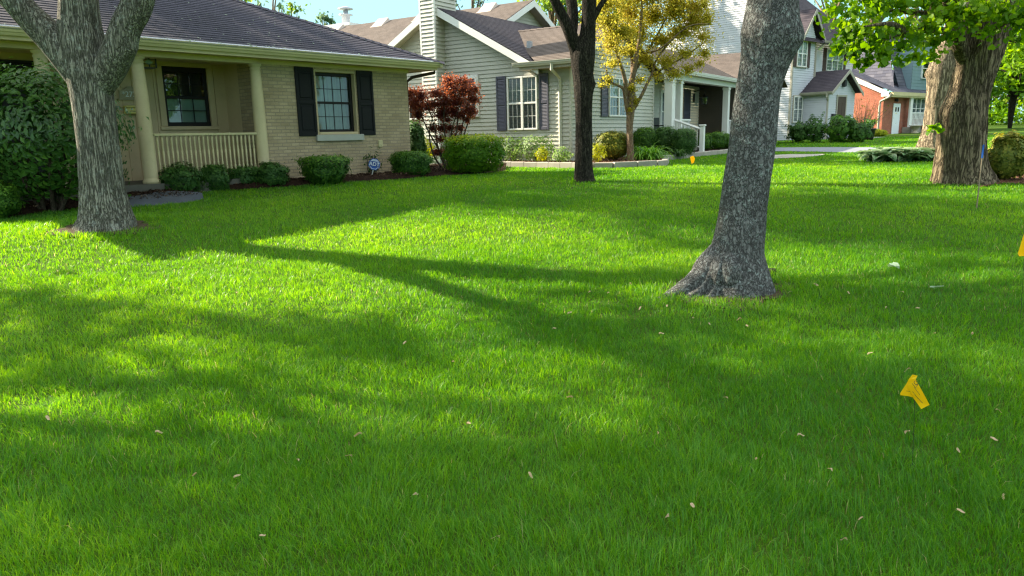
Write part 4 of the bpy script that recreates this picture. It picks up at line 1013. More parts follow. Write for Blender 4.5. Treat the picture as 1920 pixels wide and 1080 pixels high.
window(h, 'x', 0, .35, 1.38, 3.82, 5.15, 'white', units=2, cols=2, rows=3, back='blind', back2='blind2', proud=.06, casing=.06, casmat='gtrim')
window(h, 'x', -.6, 5.0, 7.1, 3.85, 5.05, 'white', units=3, cols=2, rows=3, back='blind', back2='blind2', proud=.06)
for a0 in (.02, 1.5): shutter(h, 'x', .037, a0, a0+.27, 3.8, 5.1, 'brownp', 'louvre')
for a0 in (4.6, 7.16): shutter(h, 'x', -.563, a0, a0+.36, 3.8, 5.1, 'brownp', 'louvre')
b = MB(); b.cbox(1.39, 1.45, 2.35, 3.35, .12, 2.25, .015)
for z in (.3, 1.2):
    for y in (2.48, 2.9): b.cbox(1.43, 1.46, y, y+.33, z, z+.75)
dr = b.build('door', M['brownp'], h); b = MB(); b.box(1.38, 1.47, 2.25, 2.35, .1, 2.35); b.box(1.38, 1.47, 3.35, 3.45, .1, 2.35); b.box(1.38, 1.47, 2.35, 3.35, 2.25, 2.35); b.build('door_frame', M['gtrim'], dr)
b = MB(); b.cbox(1.42, 1.55, 1.75, 2.1, .95, 1.35, .02); b.build('letter_box', M['iron'], h)
b = MB(); b.lathe([(.03, 0), (.14, .05), (.14, .35), (.03, .4)], 1.5, 2.9, 8, 2.75); b.tube([(1.41, 2.9, 3.0), (1.5, 2.9, 3.2), (1.5, 2.9, 3.1)], .03); b.box(1.42, 1.46, 2.55, 3.25, 3.0, 3.05); b.build('gable_ornament', M['iron'], h)
b = MB(); b.box(1.4, 3.2, 1.8, 4.6, -.8, .08); b.build('entry_step', M['conc'], h)

# ------------------------------------------------------------------ red brick house
h = thing('red_brick_house', 'red brick house with white rake boards, slate mansard and pale front door', 'house', FR.P0, FR.rz)
b = MB(); s_ = .47
b.poly([(-7, 0, -1), (0, 0, -1), (0, 0, 2.55), (-3.6, 0, 2.55+s_*3.6), (-7, 0, 2.5)]); b.poly([(0, 0, -1), (0, 12, -1), (0, 12, 2.5), (0, 0, 2.5)]); b.build('wall', M['redbrick'], h)
b = MB(); b.prism([(.35, -.2, 2.50), (-3.6, -.2, 2.72+s_*3.6), (-3.6, -.2, 2.38+s_*3.6), (-.1, -.2, 2.45), (-.1, -.2, 2.25), (.35, -.2, 2.25)], (0, .08, 0)); b.build('rake_board', M['white'], h)
b = MB(); b.lap([(.6, -.3, 2.5), (.6, 12, 2.5), (-3.6, 12, 2.5+s_*4.2), (-3.6, -.3, 2.5+s_*4.2)], (s_, 0, 1), .18, .01); b.build('lower_roof', M['roofslate'], h)
b = MB(); b.lap([(-.1, 2.3, 2.8), (-.1, 12, 2.8), (-1.3, 12, 6.2), (-1.3, 2.3, 6.2)], (3, 0, 1), .2, .012); b.lap([(-6, 1.6, 2.8), (-.1, 1.6, 2.8), (-1.3, 2.8, 6.2), (-6, 2.8, 6.2)], (0, -2.6, 1), .2, .012); b.build('mansard_roof', M['roofslate'], h)
b = MB(); b.lap([(.12, 3.5, 2.75), (.12, 9, 2.75), (.12, 9, 5.6), (.12, 3.5, 5.6)], (1, 0, 0), .2, .014); b.lap([(-1, 3.5, 2.75), (.12, 3.5, 2.75), (.12, 3.5, 5.6), (-1, 3.5, 5.6)], (0, -1, 0), .2, .014); b.build('dormer_wall', M['bluesid'], h)
window(h, 'x', .12, 4.85, 6.0, 3.45, 4.75, 'white', cols=1, rows=1, back='darkroom', proud=.07); window(h, 'x', .12, 7.2, 8.3, 3.45, 4.75, 'white', cols=1, rows=1, back='darkroom', proud=.07)
b = MB(); b.box(0.0, .55, -.1, 12, 2.2, 2.3); b.box(.45, .6, -.1, 12, 2.28, 2.5); b.build('eave_board', M['cream'], h)
b = MB(); b.cbox(.01, .07, 1.35, 2.35, -.15, 1.85, .015)
dr = b.build('door', M['sgnwhite'], h)
b = MB()
for y in (1.58, 1.93): b.box(.072, .076, y, y+.2, 1.35, 1.62)
b.build('door_light', M['darkroom'], dr)
window(h, 'x', 0, 4.0, 6.1, .9, 2.2, 'white', units=3, cols=1, rows=2, back='blind2', proud=.07)
b = MB(); b.cbox(.3, .42, 3.0, 3.35, .35, 2.25, .012); b.cbox(.3, .42, 8.5, 8.8, .35, 2.25, .012); b.build('porch_post', M['white'], h)
b = MB(); b.box(.02, .6, 2.95, 9, -.8, .38); b.build('porch_slab', M['conc'], h)
b = MB(); b.cbox(.36, .42, 3.35, 8.5, 1.22, 1.30); b.cbox(.36, .42, 3.35, 8.5, .46, .52)
for k in range(26): b.box(.375, .405, 3.45+k*.2, 3.53+k*.2, .52, 1.22)
b.build('porch_railing', M['white'], h)
dsp([(.45, -.12, 2.4), (.4, -.2, 2.2), (-.1, -.22, 1.95), (-.12, -.22, 1.7), (-.12, -.22, -.3)], .07).build('downspout', M['gtrim'], h)
b = MB(); b.cbox(.02, .1, 1.5, 1.8, 2.0, 2.12); b.lathe([(.03, 0), (.09, .05), (.06, .2)], .12, 1.65, 8, 1.95); b.build('wall_lamp', M['iron'], h)

# ------------------------------------------------------------------ the near trees
def ground_at(P, dz=0.0): return np.array([P[0], P[1], g(P[0], P[1])+dz])
def up_branches(W, starts, r_, tips, length, depth=2, rad=None, up=.3):
    for p, d, rd in starts: branchy(W, p, rd, d, length*r_.uniform(.8, 1.2), r_, depth, tips, 8, up)

# forked tree on the left
Y = LT[1]; base = ground_at((*LT, 0)); r_ = np.random.default_rng(21)
root = thing('maple_tree', 'thick grey furrowed tree forking into three limbs before the brick porch', 'tree', base)
W = Wood()
pts, rad = sil([(118, 286, 452), (133, 266, 437), (143, 257, 418), (147, 248, 395), (149, 238, 360), (146, 231, 318), (143, 224, 270), (137, 218, 215), (130, 214, 170), (121, 212, 135), (114, 204, 105), (108, 196, 70), (110, 188, 30), (112, 184, -10)], Y)
pts += [pts[-1]+np.array([.05, .1, .7]), pts[-1]+np.array([.1, .3, 1.6]), pts[-1]+np.array([0, .5, 2.8])]; rad += [.2, .16, .11]
k1 = atY(170, 50, Y-.3)
W.limb(pts, [q*.88 for q in rad], seg=72, step=.05, ridges=.022, nr=17, lobes=.10, twist=.9, seed=1, knots=((k1, .05, .14), (atY(206, 118, Y-.2), .05, .12)))
tips = []; FLOOR[0] = 4.3
Pf = lambda x, y, dY=0: atY(x, y, Y+dY)
def ext(pts, rad, v, n=3, f=.82):
    for k in range(n): pts.append(pts[-1]+np.array(v)*(1+.15*k)); rad.append(rad[-1]*f)
    return pts, rad
m_ = mpp(pts[3])
p2 = [Pf(174, 214), Pf(160, 165, .0), Pf(136, 118, -.02), Pf(97, 72, -.05), (Pf(55, 30, -.1)), Pf(14, -14, -.15)]; r2 = [10*m_, 22*m_, 29*m_, 27*m_, 24*m_, 23*m_]
ext(p2, r2, (-.5, -.1, .62)); W.limb(p2, r2, seg=40, step=.06, ridges=.022, nr=13, seed=2)
p3 = [Pf(172, 226), Pf(182, 180, 0), Pf(203, 132, -.03), Pf(222, 95, -.08), Pf(237, 50, -.1), Pf(261, -5, -.1)]; r3 = [10*m_, 20*m_, 28*m_, 27*m_, 25*m_, 25*m_]
ext(p3, r3, (.2, .0, .72)); W.limb(p3, r3, seg=40, step=.06, ridges=.022, nr=13, seed=3, knots=((Pf(255, 95, -.15), .07, .09),))
for P_, rd, dv in ((pts[-1], .11, (0, .2, 1)), (pts[-2], .1, (.6, .5, .6)), (p2[-1], .13, (-.6, -.2, .8)), (p2[-2], .1, (-.3, -.9, .6)), (p3[-1], .14, (.4, -.2, .9)), (p3[-2], .1, (.9, .3, .6)), (p3[-1], .1, (.5, .8, .6))):
    branchy(W, P_, rd, dv, 2.6, r_, 1, tips, 8, .35)
canopy(W, root, base, tips, base+np.array([0, .3, 7.6]), (5.8, 5.8, 3.4), 150, .8, 125, .16, ('bark_l', 'f_maple'), r_, 31, 4.3)

# lichen covered tree in front
Y = CT[1]; base = ground_at((*CT, 0)); r_ = np.random.default_rng(22)
root = thing('maple_tree', 'leaning dark grey tree with pale lichen, nearest to the camera', 'tree', base)
W = Wood()
S_ = [(1312, 1450, 568), (1314, 1447, 545), (1318, 1442, 524), (1323, 1437, 503), (1330, 1432, 480), (1336, 1431, 461), (1344, 1434, 425), (1350, 1436, 389), (1358, 1443, 335), (1367, 1452, 278), (1373, 1457, 222), (1380, 1462, 170), (1387, 1474, 128), (1390, 1489, 92), (1390, 1499, 64), (1396, 1497, 34), (1402, 1495, 0), (1405, 1492, -40)]
pts, rad = sil(S_, Y)
pts += [pts[-1]+np.array([.05, .05, .5]), pts[-1]+np.array([.2, .2, 1.3]), pts[-1]+np.array([.4, .3, 2.3])]; rad += [.19, .16, .12]
W.limb(pts, rad, seg=80, step=.04, ridges=.012, nr=11, lobes=.10, twist=.2, seed=4, knots=((atY(1487, 72, Y-.1), .045, .10), (atY(1400, 50, Y-.2), .03, .09), (atY(1395, 90, Y-.18), -.01, .05), (atY(1400, 110, Y-.2), .02, .06)))
# surface roots
m_ = mpp(pts[2])
for a, ln, r0 in ((R(190), .66, .12), (R(205), .5, .09), (R(222), .36, .10), (R(258), .30, .12), (R(290), .32, .10), (R(330), .32, .10), (R(20), .45, .12), (R(90), .5, .12), (R(150), .5, .12)):
    d = np.array([math.cos(a), math.sin(a), 0]); e = base+d*ln; e2 = base+d*ln*.55
    W.limb([base+np.array([0, 0, .42])-d*.02, base+d*.16+np.array([0, 0, .20]), np.array([e2[0], e2[1], g(e2[0], e2[1])+.05]), np.array([e[0], e[1], g(e[0], e[1])-.04])], [r0*.8, r0, r0*.75, .03], seg=26, step=.03, ridges=.07, nr=9, seed=int(a*100))
tips = []; FLOOR[0] = 4.2
for P_, rd, dv in ((pts[-1], .12, (.3, .2, 1)), (pts[-2], .12, (-.8, .2, .7)), (pts[-2], .12, (.9, -.2, .7)), (pts[-3], .13, (-.2, -.9, .7)), (pts[-3], .12, (.3, .9, .7))):
    branchy(W, P_, rd, dv, 2.2, r_, 1, tips, 8, .35)
canopy(W, root, base, tips, base+np.array([.6, .3, 7.4]), (4.6, 4.6, 3.0), 80, .8, 130, .16, ('bark_c', 'f_maple'), r_, 32, 4.4)
st = MB(); sp_ = onG(1447, 518); st.lathe([(.05, 0), (.045, .05), (.03, .07)], 0, 0, 9)
q = st.build('root_stub', M['bark_m'], root, True); q.location = tuple(np.array([sp_[0], sp_[1], g(sp_[0], sp_[1])])-base)

# dark forked tree in the middle of the lawn
Pm = onG(1095, 341); Y = Pm[1]; base = ground_at(Pm); r_ = np.random.default_rng(23)
root = thing('maple_tree', 'slim near-black forked tree in the middle of the lawn', 'tree', base)
W = Wood()
pts, rad = sil([(1070, 1122, 346), (1076, 1116, 338), (1077.5, 1112, 314), (1078.5, 1111, 270), (1079, 1110, 220), (1077, 1111, 180), (1075.5, 1112, 148), (1072, 1114, 120), (1073, 1116, 95), (1084, 1116, 75), (1090, 1117, 45), (1091, 1118, 0), (1092, 1119, -30)], Y)
ext(pts, rad, (.1, .1, .9)); W.limb(pts, rad, seg=32, step=.08, ridges=.03, nr=11, lobes=.1, seed=5, knots=((atY(1112, 158, Y), .06, .1),))
m_ = mpp(pts[3])
Pf = lambda x, y, dY=0: atY(x, y, Y+dY)
p2 = [Pf(1088, 130), Pf(1081, 95), Pf(1068, 60, -.1), Pf(1054, 30, -.1), Pf(1036, -8, -.2)]; r2 = [15*m_, 13*m_, 11*m_, 10*m_, 8*m_]
ext(p2, r2, (-.4, -.1, .75)); W.limb(p2, r2, seg=20, step=.1, ridges=.03, nr=7, seed=6)
p3 = [Pf(1072, 62, 0), Pf(1074, 35, .1), Pf(1071, 0, .2), Pf(1062, -30, .3)]; r3 = [10*m_, 10*m_, 10*m_, 9*m_]
ext(p3, r3, (-.1, .2, .8)); W.limb(p3, r3, seg=18, step=.1, ridges=.03, nr=7, seed=7)
p4 = [Pf(1110, 40), Pf(1125, 12), Pf(1141, -12)]; W.limb(p4, [6*m_, 5*m_, 4.5*m_], seg=10, step=.1, seed=8)
tips = []; FLOOR[0] = 5.6
for P_, rd, dv in ((pts[-1], .11, (.2, .2, 1)), (p2[-1], .09, (-.6, -.3, .8)), (p3[-1], .09, (-.2, .6, .9)), (pts[-2], .08, (.8, .3, .6)), (pts[-2], .08, (.2, -.8, .7)), (p4[-1], .05, (.9, .2, .7))):
    branchy(W, P_, rd, dv, 2.0, r_, 1, tips, 7, .35)
canopy(W, root, base, tips, base+np.array([0, .3, 8.6]), (4.2, 4.2, 2.8), 70, .8, 120, .17, ('bark_m', 'f_maple'), r_, 33, 6.6)

# great tree on the right, with the low hanging bright leaves
Pm = onG(1798, 343); Y = Pm[1]; base = ground_at(Pm); r_ = np.random.default_rng(24)
root = thing('linden_tree', 'massive brown furrowed trunk with low bright green heart-shaped leaves', 'tree', base)
W = Wood()
pts, rad = sil([(1738, 1864, 356), (1750, 1855, 342), (1757, 1845, 318), (1762, 1842, 285), (1764, 1842, 250), (1766, 1843, 217), (1778, 1848, 190), (1787, 1853, 165), (1794, 1863, 135), (1800, 1875, 100), (1808, 1886, 66), (1816, 1897, 33), (1824, 1908, 0), (1832, 1918, -40)], Y)
ext(pts, rad, (.35, .1, .8), 3); W.limb(pts, rad, seg=64, step=.07, ridges=.045, nr=15, lobes=.22, twist=.15, seed=9, knots=((atY(1772, 212, Y-.4), .06, .2), (atY(1768, 160, Y-.3), .0, .2)))
m_ = mpp(pts[3])
Pf = lambda x, y, dY=0: atY(x, y, Y+dY)
p2 = [Pf(1812, 120), Pf(1795, 75, -.2), Pf(1788, 30, -.3), Pf(1780, -20, -.4)]; W.limb(p2, [12*m_, 14*m_, 14*m_, 13*m_], seg=30, step=.1, ridges=.05, nr=9, seed=10)
for L in (((1800, 62, -.3), (1750, 56, -.6), (1700, 62, -.9), (1640, 80, -1.2), (1590, 105, -1.4)), ((1790, 30, -.4), (1730, 25, -.3), (1660, 20, -.2), (1600, 30, 0)), ((1860, 60, -.2), (1890, 40, -.7), (1930, 60, -1.2)), ((1700, 62, -.9), (1670, 45, -1.3), (1620, 50, -1.6))):
    W.limb([Pf(*q) for q in L], np.linspace(7*m_, 1.2*m_, len(L)), seg=8, step=.12, seed=int(L[0][0]))
tips = []; FLOOR[0] = 4.2
for P_, rd, dv in ((pts[-1], .3, (.5, .2, 1)), (pts[-2], .25, (.9, -.5, .7)), (p2[-1], .2, (-.5, .1, 1)), (p2[-1], .17, (-.9, -.5, .6)), (pts[-3], .2, (.3, .9, .6)), (p2[-2], .14, (-.6, .8, .6))):
    branchy(W, P_, rd, dv, 3.2, r_, 2, tips, 8, .3)
W.build('trunk', M['bark_b'], root, base)
low = []
for (x, y, dY, rr) in [(1585, 70, -1.0, .26), (1600, 100, -1.2, .25), (1618, 55, -1.2, .32), (1625, 88, -1.3, .30), (1650, 68, -1.2, .32), (1655, 102, -1.2, .26), (1682, 50, -1, .34), (1690, 88, -1, .28), (1715, 70, -.9, .32), (1715, 108, -1, .18), (1742, 45, -.8, .34), (1748, 80, -.8, .25), (1750, 105, -.9, .15), (1775, 30, -.8, .3), (1782, 68, -.9, .22), (1600, 25, -.8, .34), (1640, 10, -.6, .4), (1690, 8, -.5, .42), (1740, -5, -.4, .42), (1575, 45, -1, .22), (1800, 20, -1, .3), (1825, 35, -1.2, .32), (1845, 18, -1.2, .34), (1852, 62, -1.2, .18), (1880, 20, -1.2, .36), (1905, 40, -1.2, .32), (1930, 25, -1.2, .4), (1910, 75, -1, .16), (1560, 20, -.6, .25), (1600, -15, -.3, .45), (1800, -20, -.6, .5), (1860, -20, -.6, .5), (1660, 120, -1.1, .12), (1610, 122, -1.2, .13), (1570, 92, -1.1, .14), (1688, 118, -1.0, .12), (1628, 116, -1.2, .14)]:
    low.append((Pf(x, y, dY), rr))
PL, OL, IL = clumps(low, 105, r_, .7)
crown_of(root, base, tips, r_, .75, 130, .15, M['f_lin'], 34, zmin=4.6)
leaves('low_bough_leaves', PL-base, .068, M['f_lin'], root, 35, OL, r_.normal(.55, .2, len(low))[IL]+r_.normal(0, .18, len(PL)), shape='h', droop=.55, outw=.3, upw=.5, aspect=.85)
sp_ = Pf(1752, 238, -.5)
PP, OO, II = clumps([(sp_, .12), (Pf(1760, 243, -.5), .09), (Pf(1748, 247, -.55), .07)], 7, r_); leaves('trunk_sprout', PP-base, .08, M['f_lin'], root, 36, OO, shape='h', aspect=.8)

# second great trunk behind it
Pm = onG(1742, 288); Y = Pm[1]; base = ground_at(Pm); r_ = np.random.default_rng(25)
root = thing('linden_tree', 'pale sunlit leaning trunk just behind the massive right-hand tree', 'tree', base)
W = Wood()
pts, rad = sil([(1708, 1780, 294), (1718, 1770, 280), (1725, 1768, 262), (1732, 1769, 240), (1736, 1773, 205), (1739, 1780, 170), (1742, 1788, 135), (1752, 1795, 105), (1763, 1803, 80), (1775, 1812, 50), (1788, 1822, 15)], Y)
ext(pts, rad, (.3, .1, .9), 4); W.limb(pts, rad, seg=44, step=.1, ridges=.05, nr=13, lobes=.12, twist=.2, seed=12, knots=((atY(1740, 138, Y), .12, .12),))
tips = []
for P_, rd, dv in ((pts[-1], .3, (.3, .2, 1)), (pts[-2], .25, (-.8, .2, .7)), (pts[-2], .2, (.8, -.3, .7)), (pts[-3], .2, (.2, .9, .7))): branchy(W, P_, rd, dv, 3.4, r_, 2, tips, 7, .3)
W.build('trunk', M['bark_sunlit'], root, base)
crown_of(root, base, tips, r_, .9, 110, .2, M['f_lin'], 37, zmin=6.5)

# small yellow and copper tree in front of the sided house
Pm = onG(1190, 309); Pm = ground_at(Pm, .1); Y = Pm[1]; base = Pm; r_ = np.random.default_rng(26)
root = thing('ornamental_maple', 'small yellow and copper leaved tree in front of the sided house', 'tree', base)
W = Wood()
pts, rad = sil([(1174, 1192, 308), (1175, 1189, 290), (1175, 1187, 262), (1174, 1187, 235), (1175, 1190, 205), (1176, 1192, 180), (1178, 1190, 160), (1183, 1192, 135), (1190, 1198, 105), (1196, 1202, 70), (1200, 1205, 30), (1202, 1206, -10)], Y)
W.limb(pts, rad, seg=16, step=.08, ridges=.05, nr=5, lobes=.1, seed=13); m_ = mpp(pts[2])
Pf = lambda x, y, dY=0: atY(x, y, Y+dY)
for L, r0 in ((((1180, 225, 0), (1173, 190, -.1), (1168, 165, -.2), (1152, 158, -.3), (1140, 145, -.4), (1135, 120, -.5)), 4), (((1173, 180, -.1), (1172, 150, -.2), (1163, 120, -.3), (1155, 95, -.4), (1145, 60, -.5), (1140, 20, -.5)), 4.5), (((1188, 205, 0), (1205, 175, 0), (1222, 142, .1), (1250, 125, .2), (1285, 105, .2), (1320, 80, .3)), 3.6), (((1185, 160, 0), (1192, 130, .2), (1212, 100, .4), (1235, 60, .4), (1262, 10, .5)), 4), (((1186, 140, 0), (1184, 100, .3), (1176, 60, .5), (1180, 10, .6)), 3.6), (((1222, 142, .1), (1232, 110, .3), (1265, 70, .5), (1300, 40, .6)), 2.6), (((1212, 100, .4), (1240, 90, -.2), (1290, 50, -.4), (1330, 45, -.5)), 2)):
    W.limb([Pf(*q) for q in L], np.linspace(r0*m_, .9*m_, len(L)), seg=8, step=.1, seed=int(L[-1][0]))
W.build('trunk', M['bark_o'], root, base)
cs = []
for (x, y, dY, rr) in [(1140, 150, -.4, .16), (1150, 120, -.5, .2), (1128, 160, -.4, .1), (1145, 80, -.6, .34), (1140, 40, -.5, .36), (1135, 5, -.5, .38), (1165, 60, -.4, .34), (1180, 25, .2, .4), (1175, 95, .2, .28), (1200, 60, .5, .34), (1210, 110, .3, .28), (1225, 30, .5, .42), (1240, 75, .4, .36), (1250, 115, .1, .26), (1265, 20, .4, .42), (1275, 60, .4, .36), (1285, 100, .2, .28), (1300, 40, .2, .32), (1300, 12, .3, .36), (1318, 70, .2, .26), (1322, 100, .1, .18), (1325, 35, -.2, .2), (1185, 165, -.2, .14), (1192, 190, -.1, .12), (1200, 150, 0, .16), (1230, 140, .1, .16), (1262, 140, .1, .2), (1290, 130, .1, .2), (1180, 205, -.1, .08), (1215, -10, .2, .5), (1160, -10, 0, .5), (1270, -15, .2, .5), (1320, 8, .0, .2), (1312, 120, .1, .14)]:
    cs.append((Pf(x, y, dY), rr))
cs = [(c, q*1.4) for c, q in cs]
P_, O_, I_ = clumps(cs, 1350, r_, .8)
tone = r_.normal(.45, .2, len(cs))[I_]+r_.normal(0, .2, len(P_)); tone += .25*np.clip((P_[:, 0]-Pf(1250, 60)[0]), 0, 2)
leaves('crown', P_-base, .06, M['f_orn'], root, 41, O_, tone, upw=.3)

# shade trees left of the frame, whose shadows lie on the lawn; one more is added on the right for reflections
def shade_tree(name, label, x, y, hgt, spread, zmin, per, seed, mat='f_maple', nb=9, lsize=.17, group=None, n=110):
    r_ = np.random.default_rng(seed); base = ground_at((x, y, 0)); root = thing(name, label, 'tree', base, group=group)
    W = Wood(); top = base+np.array([0, 0, hgt*.62]); tr = hgt*.028
    W.limb([base-[0, 0, .1], base+[0, 0, .3], base+[.05, 0, hgt*.3], top], [tr*1.4, tr*1.05, tr*.85, tr*.45], seg=16, step=.3, ridges=.04, nr=9, lobes=.15, seed=seed)
    tips = []; FLOOR[0] = base[2]+zmin
    for k in range(nb):
        a = k*2.4+r_.random(); hh = hgt*r_.uniform(.34, .62)
        branchy(W, base+[0, 0, hh], tr*.45, (math.cos(a), math.sin(a), r_.uniform(.2, .9)), spread*.45, r_, 1, tips, 6, .2)
    canopy(W, root, base, tips, base+np.array([0, 0, (zmin+hgt)/2]), (spread, spread, (hgt-zmin)/2), n, .85, per, lsize, ('bark_l', mat), r_, seed, base[2]+zmin)
    return root
shade_tree("shade_tree", "broad maple left of the picture whose shadow falls on the near lawn", -12.0, 7.4, 11.5, 4.8, 3.6, 115, 44, n=84)
shade_tree("shade_tree", "tall maple behind the brick house whose shadow lies across the middle of the lawn", -15, 19.5, 15, 5.2, 6.5, 130, 46, n=100)
shade_tree("shade_tree", "broad maple outside the right edge of the picture, added to break up the brick house window reflection", 23, 13, 11, 4.5, 3.0, 110, 45, n=60)  # unseen tree, added only for what the window glass reflects

# ------------------------------------------------------------------ shrubs and plants
def shrub(name, label, x0, x1, yt, yb, mat, size, n, seed, depth=None, shape=2.4, group=None, taper=0.0, base_px=None, lift=0.0, stems=5, open_=0.0, tint=None, cat='shrub', push=0.0, rough=.12, world=None, **kw):
    """a bush whose foot stands where the photo shows it; foliage spread through its volume"""
    r_ = np.random.default_rng(seed)
    P0 = onG((x0+x1)/2, base_px or yb); P0 = ground_at(P0, lift); m_ = mpp(P0)
    rx = (x1-x0)/2*m_; hz = (yb-yt)*m_; ry = depth or rx*.9
    P0 = ground_at(P0+np.array([P0[0], P0[1], 0])/math.hypot(P0[0], P0[1])*(ry*.75+push), lift)
    if world is not None: P0 = ground_at(world, lift)
    m_ = mpp(P0)
    rx = (x1-x0)/2*m_; hz = (yb-yt)*m_
    root = thing(name, label, cat, P0, group=group)
    lo = hz*open_
    d = unit(r_.normal(size=(n, 3))); q = np.abs(d)**shape; d = d/(q.sum(1)**(1/shape))[:, None]
    rr = 1-np.abs(r_.normal(0, .17, n)); rr = np.clip(rr, .1, 1)
    lump = 1+rough*(np.sin(d[:, 0]*7+seed)*np.sin(d[:, 1]*6+1)+np.sin(d[:, 2]*8+seed*2)*.6)
    lump += np.where(r_.random(n) < .10, r_.uniform(0, .20, n), 0)+r_.normal(0, .025, n)
    q_ = np.random.default_rng(seed+5).normal(size=(40, 3)); q_ /= np.linalg.norm(q_, axis=1, keepdims=True)
    lump += rough*.9*np.exp(-((d[:, None, :]-q_[None])**2).sum(2)/.03).sum(1)-rough*.35
    P = d*(rr*lump)[:, None]
    z = (P[:, 2]+1)/2
    k = 1-taper*(1-np.clip(z, 0, 1))
    pos = np.stack([P[:, 0]*rx*k, P[:, 1]*ry*k, lo+z*(hz-lo)], 1)
    pos[:, 2] = np.maximum(pos[:, 2], .015)
    tn = r_.normal(.42, .2, n) if tint is None else tint(pos, rx, ry, hz, r_)
    leaves('foliage', pos, size, M[mat], root, seed, unit(d), tn, **kw)
    W = Wood()
    for s in range(stems):
        a = r_.uniform(0, 6.28); q = r_.uniform(.25, .7); t_ = np.array([math.cos(a)*rx*q*(1-taper*.4), math.sin(a)*ry*q, hz*r_.uniform(.55, .85)]); b_ = np.array([math.cos(a)*rx*.12, math.sin(a)*ry*.12, -.03])
        W.limb([b_, (b_+t_)*.5+r_.normal(size=3)*.03, t_], [max(.008, rx*.03), max(.006, rx*.022), .004], seg=6, step=.1, seed=s+seed)
    W.build('stem', M['twig'], root)
    return root
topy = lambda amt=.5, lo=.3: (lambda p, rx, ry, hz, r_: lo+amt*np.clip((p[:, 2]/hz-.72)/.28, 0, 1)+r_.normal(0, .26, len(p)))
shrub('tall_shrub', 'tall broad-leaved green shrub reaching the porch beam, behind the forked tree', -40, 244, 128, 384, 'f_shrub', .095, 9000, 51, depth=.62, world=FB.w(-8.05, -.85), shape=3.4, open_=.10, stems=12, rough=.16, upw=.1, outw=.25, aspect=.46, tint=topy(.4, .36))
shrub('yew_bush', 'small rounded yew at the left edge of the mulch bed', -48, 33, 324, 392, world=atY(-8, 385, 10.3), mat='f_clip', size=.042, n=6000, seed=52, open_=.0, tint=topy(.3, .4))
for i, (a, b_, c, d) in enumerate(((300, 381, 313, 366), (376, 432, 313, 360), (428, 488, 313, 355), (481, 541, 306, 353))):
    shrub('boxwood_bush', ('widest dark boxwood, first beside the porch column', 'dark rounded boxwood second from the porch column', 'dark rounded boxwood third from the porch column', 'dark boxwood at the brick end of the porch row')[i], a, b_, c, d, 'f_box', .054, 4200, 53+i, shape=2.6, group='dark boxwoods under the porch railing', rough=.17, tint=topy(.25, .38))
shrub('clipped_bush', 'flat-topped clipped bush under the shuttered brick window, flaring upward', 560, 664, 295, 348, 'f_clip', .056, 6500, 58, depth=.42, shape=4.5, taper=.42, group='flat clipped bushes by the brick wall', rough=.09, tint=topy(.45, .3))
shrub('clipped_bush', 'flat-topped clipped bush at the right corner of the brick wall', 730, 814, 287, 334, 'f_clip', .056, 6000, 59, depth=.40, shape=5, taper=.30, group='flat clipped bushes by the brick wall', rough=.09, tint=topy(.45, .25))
shrub('sparse_shrub', 'thin sparse-leaved shrub behind the blue security sign', 666, 728, 290, 344, 'f_box', .07, 190, 60, push=.12, base_px=335, depth=.15, shape=2, stems=9, rough=.3, taper=.5)
shrub('dark_evergreen', 'dark evergreen bush behind the brick corner', 766, 800, 212, 300, 'f_box', .08, 4500, 61, push=1.2, base_px=322)
# purple leaved shrub
P0 = ground_at(onG(842, 323), .02); Y = P0[1]; r_ = np.random.default_rng(62); Pf = lambda x, y, dY=0: atY(x, y, Y+dY)
root = thing('purple_shrub', 'tall purple-leaved shrub with pink tips and bare vase-shaped stems', 'shrub', P0)
W = Wood(); m_ = mpp(P0)
for L in (((836, 322), (815, 295), (805, 255), (812, 215)), ((838, 322), (822, 280), (815, 240), (800, 190)), ((840, 323), (838, 280), (832, 230), (835, 180)), ((843, 323), (852, 270), (858, 220), (850, 170)), ((845, 322), (860, 280), (868, 230), (880, 180)), ((846, 322), (866, 270), (874, 240), (890, 200)), ((839, 323), (828, 290), (800, 240), (785, 200)), ((842, 323), (845, 285), (848, 240), (866, 190))):
    W.limb([Pf(x, y, r_.normal(0, .12)) for x, y in L], [2.0*m_, 1.7*m_, 1.2*m_, .6*m_], seg=6, step=.1, seed=int(L[-1][0]))
W.build('stem', M['twig'], root, P0)
cs = [(Pf(x, y, dY), rr) for x, y, dY, rr in [(820, 175, 0, .26), (845, 165, 0, .30), (870, 170, 0, .30), (888, 185, 0, .22), (855, 190, .1, .28), (880, 205, 0, .2), (835, 192, -.1, .25), (815, 195, 0, .2), (890, 168, 0, .18), (840, 152, 0, .2), (866, 152, 0, .2), (862, 215, 0, .18), (840, 225, .1, .14), (875, 225, 0, .12), (825, 215, .15, .2), (845, 240, .1, .12), (825, 260, 0, .18), (818, 285, 0, .16), (840, 282, 0, .18), (850, 262, 0, .18), (812, 240, .1, .18), (830, 240, 0, .2), (862, 240, .1, .16), (884, 212, .1, .18), (850, 210, .1, .2), (832, 210, .1, .2), (790, 180, .4, .26), (778, 195, .5, .26), (785, 215, .5, .2), (800, 200, .3, .2), (770, 175, .5, .18)]]
P_, O_, I_ = clumps(cs, 900, r_, .85)
zt = Pf(850, 150)[2]
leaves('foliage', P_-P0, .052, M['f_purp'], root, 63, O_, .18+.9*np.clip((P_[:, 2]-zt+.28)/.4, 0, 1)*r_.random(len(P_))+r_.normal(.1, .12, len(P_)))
W = Wood()
